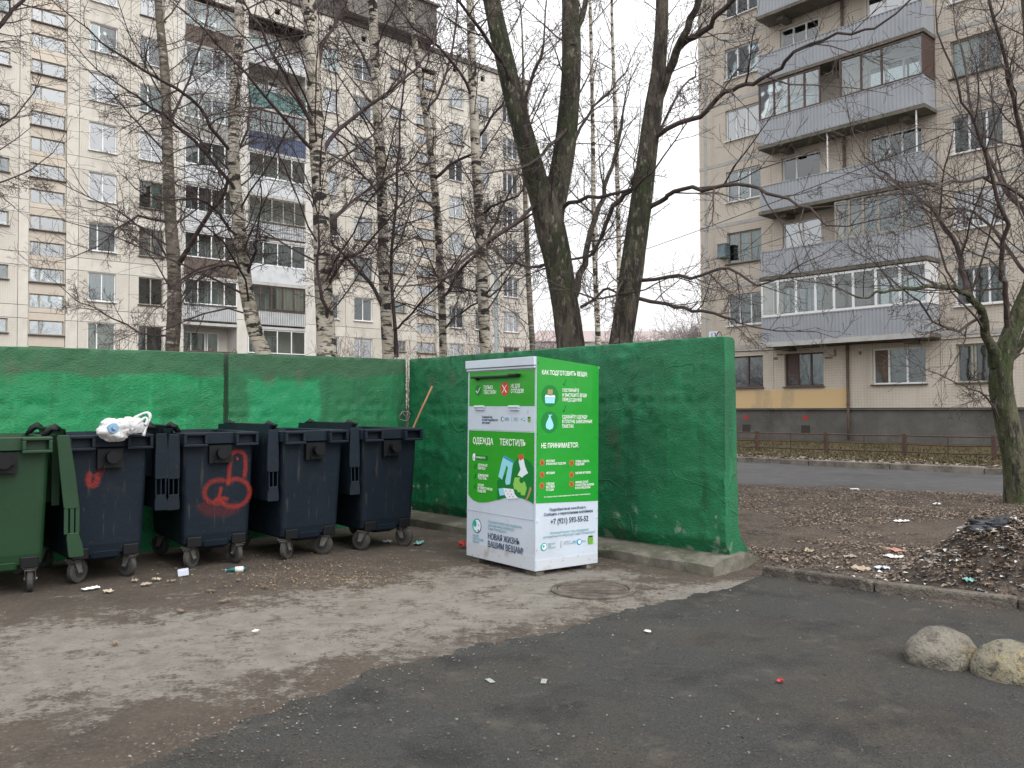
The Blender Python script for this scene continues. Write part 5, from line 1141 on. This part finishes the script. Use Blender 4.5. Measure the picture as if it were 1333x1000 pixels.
for i, (x, Y, h, lb) in enumerate(((885, 115, 13, 'hazy bare tree far away close beside the right block'), (846, 128, 13, 'hazy bare tree far away just right of the second linden'), (780, 132, 13, 'hazy bare tree far away between the two lindens'), (905, 95, 13, 'far bare tree whose crown touches the right block edge'), (712, 120, 12, 'far bare tree at the right end of the left block'), (820, 120, 13.5, 'small far bare tree behind the second linden trunk'))):
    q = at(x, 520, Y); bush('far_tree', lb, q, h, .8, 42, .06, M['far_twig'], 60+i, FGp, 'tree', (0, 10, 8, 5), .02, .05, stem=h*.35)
# a pale low house far behind
FH = empty('far_house', at(860, 540, 170).xy.to_3d(), R(8)); tag(FH, 'low pinkish house far away in the gap between the blocks', 'building')
mb = MB(); mb.box(-26, 14, 0, 10, 0, 14.4); mb.build('wall', mat('pink_render', (.45,.41,.4), .9, [((.38,.35,.34),.4,.4,.7)]), FH)
mb = MB(); mb.loft([[(-26.5,-.5,14.4),(14.5,-.5,14.4),(14.5,10.5,14.4),(-26.5,10.5,14.4)], [(-24,4.5,17),(12,4.5,17),(12,5.5,17),(-24,5.5,17)]]); mb.build('roof', mat('red_roof', (.36,.3,.29), .9), FH)
for i in range(14):
    for z in (2, 5.2, 8.4, 11.6):
        mb = MB(); mb.box(-25+i*2.8, -23.8+i*2.8, -.05, .02, z, z+1.6); mb.build('window', M['dark_room'], FH)

# ------------------------------------------------------------------ lamp post and overhead cables
lp = at(646, 470, 27); LP = empty('street_lamp', (lp.x, lp.y, 0)); tag(LP, 'grey street lamp post with curved arm before the left block', 'street lamp')
M['lamp_grey'] = mat('grey_lamp_paint', (.23,.27,.28), .6)
zz = at(646, 348, 27).z
mb = MB(); mb.tube([(0,0,-.1),(0,0,.4),(0,0,.42),(0,0,zz)], [.09,.085,.06,.05], 10); mb.build('post', M['lamp_grey'], LP, smooth=True)
mb = MB(); mb.tube([(0,0,zz),(-.04,0,zz+.2),(-.16,0,zz+.36),(-.36,0,zz+.45),(-.62,0,zz+.56)], .03, 8); mb.build('arm', M['lamp_grey'], LP, smooth=True)
mb = MB(); mb.loft([rrect(.03,.06,.02,0,3), rrect(.05,.09,.03,.22,3), rrect(.045,.08,.03,.5,3), rrect(.02,.04,.015,.55,3)]); hd = mb.build('lamp_head', M['lamp_grey'], LP, smooth=True); hd.location = (-.6, 0, zz+.55); hd.rotation_euler = (0, R(-72), 0)
M['cable'] = mat('black_cable', (.03,.03,.032), .6)
def cable(a, b, sag, label, r=.012):
    mb = MB(); mb.tube([a.lerp(b, i/24)-Vector((0, 0, sag*4*(i/24)*(1-i/24))) for i in range(25)], r, 5)
    tag(mb.build('overhead_cable', M['cable'], smooth=True), label, 'cable', 'overhead cables')
RBp = lambda x, y, z: Vector((9.33, 36.9, 0))+U(-48.2)*x+U(41.8)*y+Vector((0, 0, z))
cable(at(690, 372, 40), at(1345, 128, 17), .25, 'upper black cable slanting across the right block')
cable(at(690, 392, 40), at(1345, 190, 17), .5, 'lower black cable slanting across the right block', .009)

# ------------------------------------------------------------------ leaves, rubbish and litter
LEAF = [mat('leaf_a', (.18,.135,.1), .85), mat('leaf_b', (.24,.185,.14), .85), mat('leaf_c', (.1,.077,.06), .85), mat('leaf_d', (.3,.245,.19), .85)]
def scatter(name, label, cat, n_, place, size, mats, seed):
    rg = random.Random(seed); mb = MB()
    for i in range(n_):
        p = place(rg)
        if p is None: continue
        s_ = rg.uniform(*size); a = rg.random()*6.283; u = Vector((math.cos(a), math.sin(a), rg.uniform(-.35, .35)))*s_; v = Vector((-math.sin(a), math.cos(a), rg.uniform(-.35, .35)))*s_*rg.uniform(.45, .8)
        c_ = Vector(p)+Vector((0, 0, .004+rg.random()*.012)); mb.cur = rg.randrange(len(mats)); l_ = Vector((0, 0, s_*rg.uniform(.1, .45)))
        n0 = len(mb.v); mb.v += [tuple(c_-u), tuple(c_-v+l_), tuple(c_+u), tuple(c_+v+l_)]; mb.f += [(n0, n0+1, n0+2), (n0, n0+2, n0+3)]; mb.m += [mb.cur]*2
    o = mb.build(name, mats); tag(o, label, cat, kind='stuff'); return o
def on_bank(rg):
    for _ in range(20):
        u = rg.random(); q = gnd(rg.uniform(955, 1345), 640+165*rg.random()**.9)
        if q.y > kerb_y(q.x)+.08 and road_side(q.x, q.y) < .3:
            dens = -.02+.75*fbm(q.x*.7, q.y*.7, 4)+.75*max(0, min(1, (q.x*.5+q.y*.32-5.0)/1.6))
            if rg.random() < dens: return (q.x, q.y, bank_z(q.x, q.y))
scatter('fallen_leaves', 'brown fallen leaves strewn over the earth bank', 'leaves', 15000, on_bank, (.006, .022), LEAF, 5)
def on_verge(rg):
    t = rg.uniform(-12, 16); return tuple(c2a+cd*t+cn*rg.uniform(.2, 3.5)*rg.random()+Vector((0, 0, .092)))
scatter('verge_leaves', 'pale dead leaves along the kerb under the fence', 'leaves', 3500, on_verge, (.03, .07), LEAF, 6)
def grass(rg):
    mb = MB()
    for i in range(16000):
        p = c2a+cd*rg.uniform(-13, 16)+cn*(1.4+8*rg.random()**1.3)+Vector((0, 0, .09)); a = rg.random()*6.283; h = rg.uniform(.03, .1); s_ = Vector((math.cos(a), math.sin(a), 0))*.02; mb.cur = rg.randrange(3)
        n0 = len(mb.v); mb.v += [tuple(p-s_), tuple(p+s_), tuple(p+Vector((rg.uniform(-.06, .06), rg.uniform(-.06, .06), h)))]; mb.f.append((n0, n0+1, n0+2)); mb.m.append(mb.cur)
    tag(mb.build('grass', [mat('grass_straw', (.1,.078,.038), .9), mat('grass_green', (.06,.06,.025), .9), mat('grass_dry', (.085,.066,.034), .9)]), 'short dry yellow-green grass behind the fence', 'grass', kind='stuff')
grass(random.Random(3))
GRIT = [mat('grit_a', (.15,.135,.12), .95), mat('grit_b', (.07,.06,.05), .95), mat('grit_c', (.22,.2,.165), .95), mat('grit_d', (.12,.085,.058), .95)]
def grit_place(rg):
    for _ in range(10):
        q = gnd(rg.uniform(-20, 1340), 730+270*rg.random()**1.4)
        if q.y > kerb_y(q.x)-.02 and q.x > 1.9: continue
        e = min(seg_d(q.x, q.y, [(p.x, p.y) for p in edge]), seg_d(q.x, q.y, kl[:8])*.8)
        if rg.random() < .06+.9*math.exp(-e/.2): return (q.x, q.y, .02)
scatter('grit', 'gravel crumbs and leaf bits scattered over the yard', 'grit', 3000, grit_place, (.003, .011), GRIT, 8)
def crumbs(rg):
    q = gnd(rg.gauss(430, 90), rg.gauss(752, 14)); return (q.x, q.y, .014)
scatter('sawdust', 'straw-coloured crumbs spilled on the concrete before the dark bins', 'crumbs', 1500, crumbs, (.004, .012), [mat('straw', (.38,.28,.14), .95), mat('straw_b', (.26,.19,.1), .95)], 9)
# rubbish heap
hc = gnd(1322, 768, .05); HP = empty('rubbish_heap', (hc.x, hc.y, 0)); tag(HP, 'heap of swept leaves and rubbish on the earth bank', 'rubbish heap')
def hz(x, y):
    e = math.exp(-((x-.12)/.62)**2-((y-.2)/.46)**2); return .52*e*(1+.35*fbm(x*3, y*3, 2))+.06*fbm(x*9, y*9, 4)*min(1, e*3)-.09*(1-min(1, e*5))
mb = MB(); k = 46; rows = [[(-1.25+2.5*i/k, -1.1+2.2*j/k, hz(-1.25+2.5*i/k, -1.1+2.2*j/k)+.06) for i in range(k+1)] for j in range(k+1)]
mb.loft(rows, False, False, close=False); mb.build('mound', mat('leaf_litter', (.06,.048,.04), .95, [((.13,.095,.07),9,.48,.66),((.03,.027,.025),14,.52,.66),((.22,.17,.13),40,.58,.68)], [(16,.9,.05),(60,.8,.02)]), HP, smooth=True)
def heap_place(rg):
    x, y = rg.gauss(0.05, .5), rg.gauss(.12, .34)
    if hc.y+y < kerb_y(hc.x+x)+.12: return None
    return (hc.x+x, hc.y+y, max(hz(x, y)+.065, bank_z(hc.x+x, hc.y+y)))
TR = [mat('trash_white', (.6,.6,.6), .6), mat('trash_grey', (.2,.2,.21), .7), mat('trash_brown', (.16,.11,.08), .8), LEAF[0], LEAF[2], LEAF[2]]
o = scatter('litter_bits', 'leaves and torn scraps covering the rubbish heap', 'litter', 4500, heap_place, (.007, .032), LEAF+LEAF+[TR[1], TR[2], TR[0]], 12)
del o['label']; del o['category']; o.parent = HP; o.location = (-hc.x, -hc.y, 0)
blob('black_bag', .24, .14, .075, mat('black_film', (.022,.024,.03), .35, [], [(12,.8,.04)]), HP, .5, 1.6, 31, 36, 22, (.02, .3, .5))
def scrap(name, label, cat, px, py, w_, d_, m, lift=.02, crump=.35, group=None, seed=0, z=None, rot=None):
    rg = random.Random(seed); mb = MB(); n_ = 6; rows = []
    for j in range(n_+1):
        rows.append([((i/n_-.5)*w_*(1+.15*fbm(j, seed)), (j/n_-.5)*d_*(1+.15*fbm(i, seed+3)), lift*(.5+.9*fbm(i*.8, j*.8, seed))+.004) for i in range(n_+1)])
    mb.loft(rows, False, False, close=False); o = mb.build(name, m)
    sol = o.modifiers.new('solid', 'SOLIDIFY'); sol.thickness = .002
    q = gnd(px, py, .02); zz_ = z
    if zz_ is None: zz_ = max(.014, bank_z(q.x, q.y)) if q.y > kerb_y(q.x)+.05 and px > 985 else (.024 if py > 780 and px > 300 else .016)
    o.location = (q.x, q.y, zz_); o.rotation_euler = (0, 0, R(rot if rot is not None else rg.uniform(0, 360))); tag(o, label, cat, group); return o
WP = mat('white_paper', (.68,.68,.68), .8); TP = mat('torn_card', (.4,.32,.24), .9); RP_ = mat('red_scrap', (.5,.05,.04), .6); LB_ = mat('pale_blue_carton', (.6,.65,.75), .6); PK = mat('pinkish_scrap', (.5,.25,.2), .8); TQ = mat('teal_wrapper', (.2,.42,.38), .5)
scrap('paper_scrap', 'crumpled white tissue on the mud before the bag-topped dark container', 'paper', 118, 767, .13, .06, WP, .02, seed=1)
for i, (x, y, w_, lb) in enumerate(((141,771,.09,'pale crumb in the mud beside the white tissue'),(190,762,.08,'pale crumb in the mud, second from the right of four'),(204,755,.07,'rightmost of the four pale crumbs before the dark containers'),(176,757,.05,'smallest and farthest back of the four pale crumbs'))): scrap('bread_crust', lb, 'bread', x, y, w_, .045, TP if i % 2 else mat('pale_crumb', (.5,.44,.34), .9), .025, group='pale crumbs before the dark containers', seed=20+i)
mb = MB(); mb.box(-.045, .045, -.03, .03, 0, .055); o = mb.build('carton', LB_, bevel=.005); o.location = gnd(239, 749, .012); o.rotation_euler = (R(4), R(-6), R(20)); tag(o, 'small pale carton on the ground under the scribbled container', 'carton')
for i, (x, y, w_, lb) in enumerate(((275,770,.07,'brown leaf lying towards the camera from the pale carton'),(235,796,.06,'brown leaf midway between the pale carton and the left pad edge'),(292,783,.1,'largest brown leaf on the pad, below the teal bottle'),(223,757,.07,'brown leaf close left of the pale carton'),(345,765,.08,'brown leaf just right of the teal bottle'),(474,789,.07,'brown leaf farthest right on the concrete pad'),(310,756,.05,'small brown leaf directly before the teal bottle'),(150,838,.06,'brown leaf nearest the camera at the left of the pad'))): scrap('leaf_scrap', lb, 'leaf', x, y, w_, .03, LEAF[i % 2], .02, group='dead leaves on the pad', seed=40+i)
scrap('paper_scrap', 'small white paper scrap in the middle of the concrete pad', 'paper', 333, 823, .055, .035, WP, .01, seed=3)
scrap('paper_scrap', 'flattened pale wrapper between the last container and the clothes bin', 'paper', 545, 708, .2, .08, TQ, .03, seed=4)
scrap('paper_scrap', 'torn pale scrap by the foot of the green corner', 'paper', 505, 706, .09, .06, WP, .03, seed=5)
scrap('paper_scrap', 'white paper on the asphalt before the green wall end', 'paper', 843, 824, .05, .035, WP, .012, seed=6)
scrap('paper_scrap', 'whitish chalky smear of paper on the near asphalt', 'paper', 638, 888, .07, .03, mat('chalky', (.3,.31,.31), .9), .003, seed=7)
scrap('paper_scrap', 'second whitish paper smear on the near asphalt, right of the first', 'paper', 708, 889, .07, .03, mat('grey_paper', (.27,.285,.28), .9), .004, seed=8)
o = scrap('red_scrap', 'small red scrap on the near asphalt', 'litter', 1016, 890, .035, .03, RP_, .02, seed=9)
scrap('red_rag', 'bright red scrap beside the left foot of the clothes bin', 'litter', 603, 712, .09, .08, RP_, .07, seed=10)
bank = [(1113,642,.22,WP,'white paper at the road edge of the earth bank'),(1220,663,.16,WP,'small white paper nearer the street tree'),(1172,683,.3,WP,'long white scrap halfway across the earth bank'),(1166,726,.28,PK,'pinkish wrapper left of the rubbish heap'),(1163,735,.24,WP,'white tray left of the rubbish heap'),(1148,747,.2,LB_,'pale packet near the kerb left of the rubbish heap'),(1181,765,.09,RP_,'red scrap near the kerb before the heap'),(1183,752,.16,mat('lilac_scrap', (.5,.45,.6), .7),'lilac scrap before the rubbish heap'),(1262,764,.14,TQ,'greenish wrapper at the foot of the heap'),(1238,728,.3,WP,'big white torn sheet on the flank of the heap'),(1212,726,.2,PK,'dusty pink scrap beside the big white sheet'),(1330,780,.2,WP,'white scrap at the right picture edge before the heap'),(1054,729,.18,TP,'torn brown card on the bare earth'),(1107,735,.18,mat('dull_paper', (.34,.31,.29), .9),'dull grey paper on the bare earth'),(1022,737,.12,TP,'small brown card close to the green wall end'),(985,710,.2,WP,'pale scrap on the earth just behind the wall end'),(1120,753,.3,TP,'long brown strip by the kerb'),(1255,742,.2,mat('grey_film', (.3,.31,.33), .5),'grey plastic film on the lower heap')]
for i, (x, y, w_, m_, lb) in enumerate(bank):
    o = scrap('litter_scrap', lb, 'litter', x, y, w_*.62, w_*.4, m_, .03, seed=70+i)
    q = gnd(x, y, .05); 
    if 1200 < x and 715 < y < 768:
        q = gnd(x, y, .12); o.location = (q.x, q.y, max(.07, hz(q.x-hc.x, q.y-hc.y)+.085))
# teal bottle with a white label lying before the scribbled container
bt = empty('plastic_bottle', gnd(308, 741, .035)+Vector((0, 0, .008)), R(18)); tag(bt, 'teal plastic bottle with a white label lying before the containers', 'bottle')
bt.scale = (.68, .68, .68); bt.location.z = .033
mb = MB(); prof = [(-.13,.012),(-.115,.013),(-.1,.014),(-.06,.033),(-.03,.036),(.0,.035),(.07,.036),(.1,.036),(.112,.03)]
mb.tube([(x, 0, 0) for x, r in prof], [r for x, r in prof], 16); mb.build('body', mat('teal_plastic', (.01,.16,.17), .15, trans=.4), bt, smooth=True)
mb = MB(); mb.tube([(-.02,0,0),(.085,0,0)], .0375, 16); mb.build('label', WP, bt, smooth=True)
mb = MB(); mb.disc((-.137,0,0), (1,0,0), .015, .02, 14); mb.build('cap', M['blue_label'], bt)
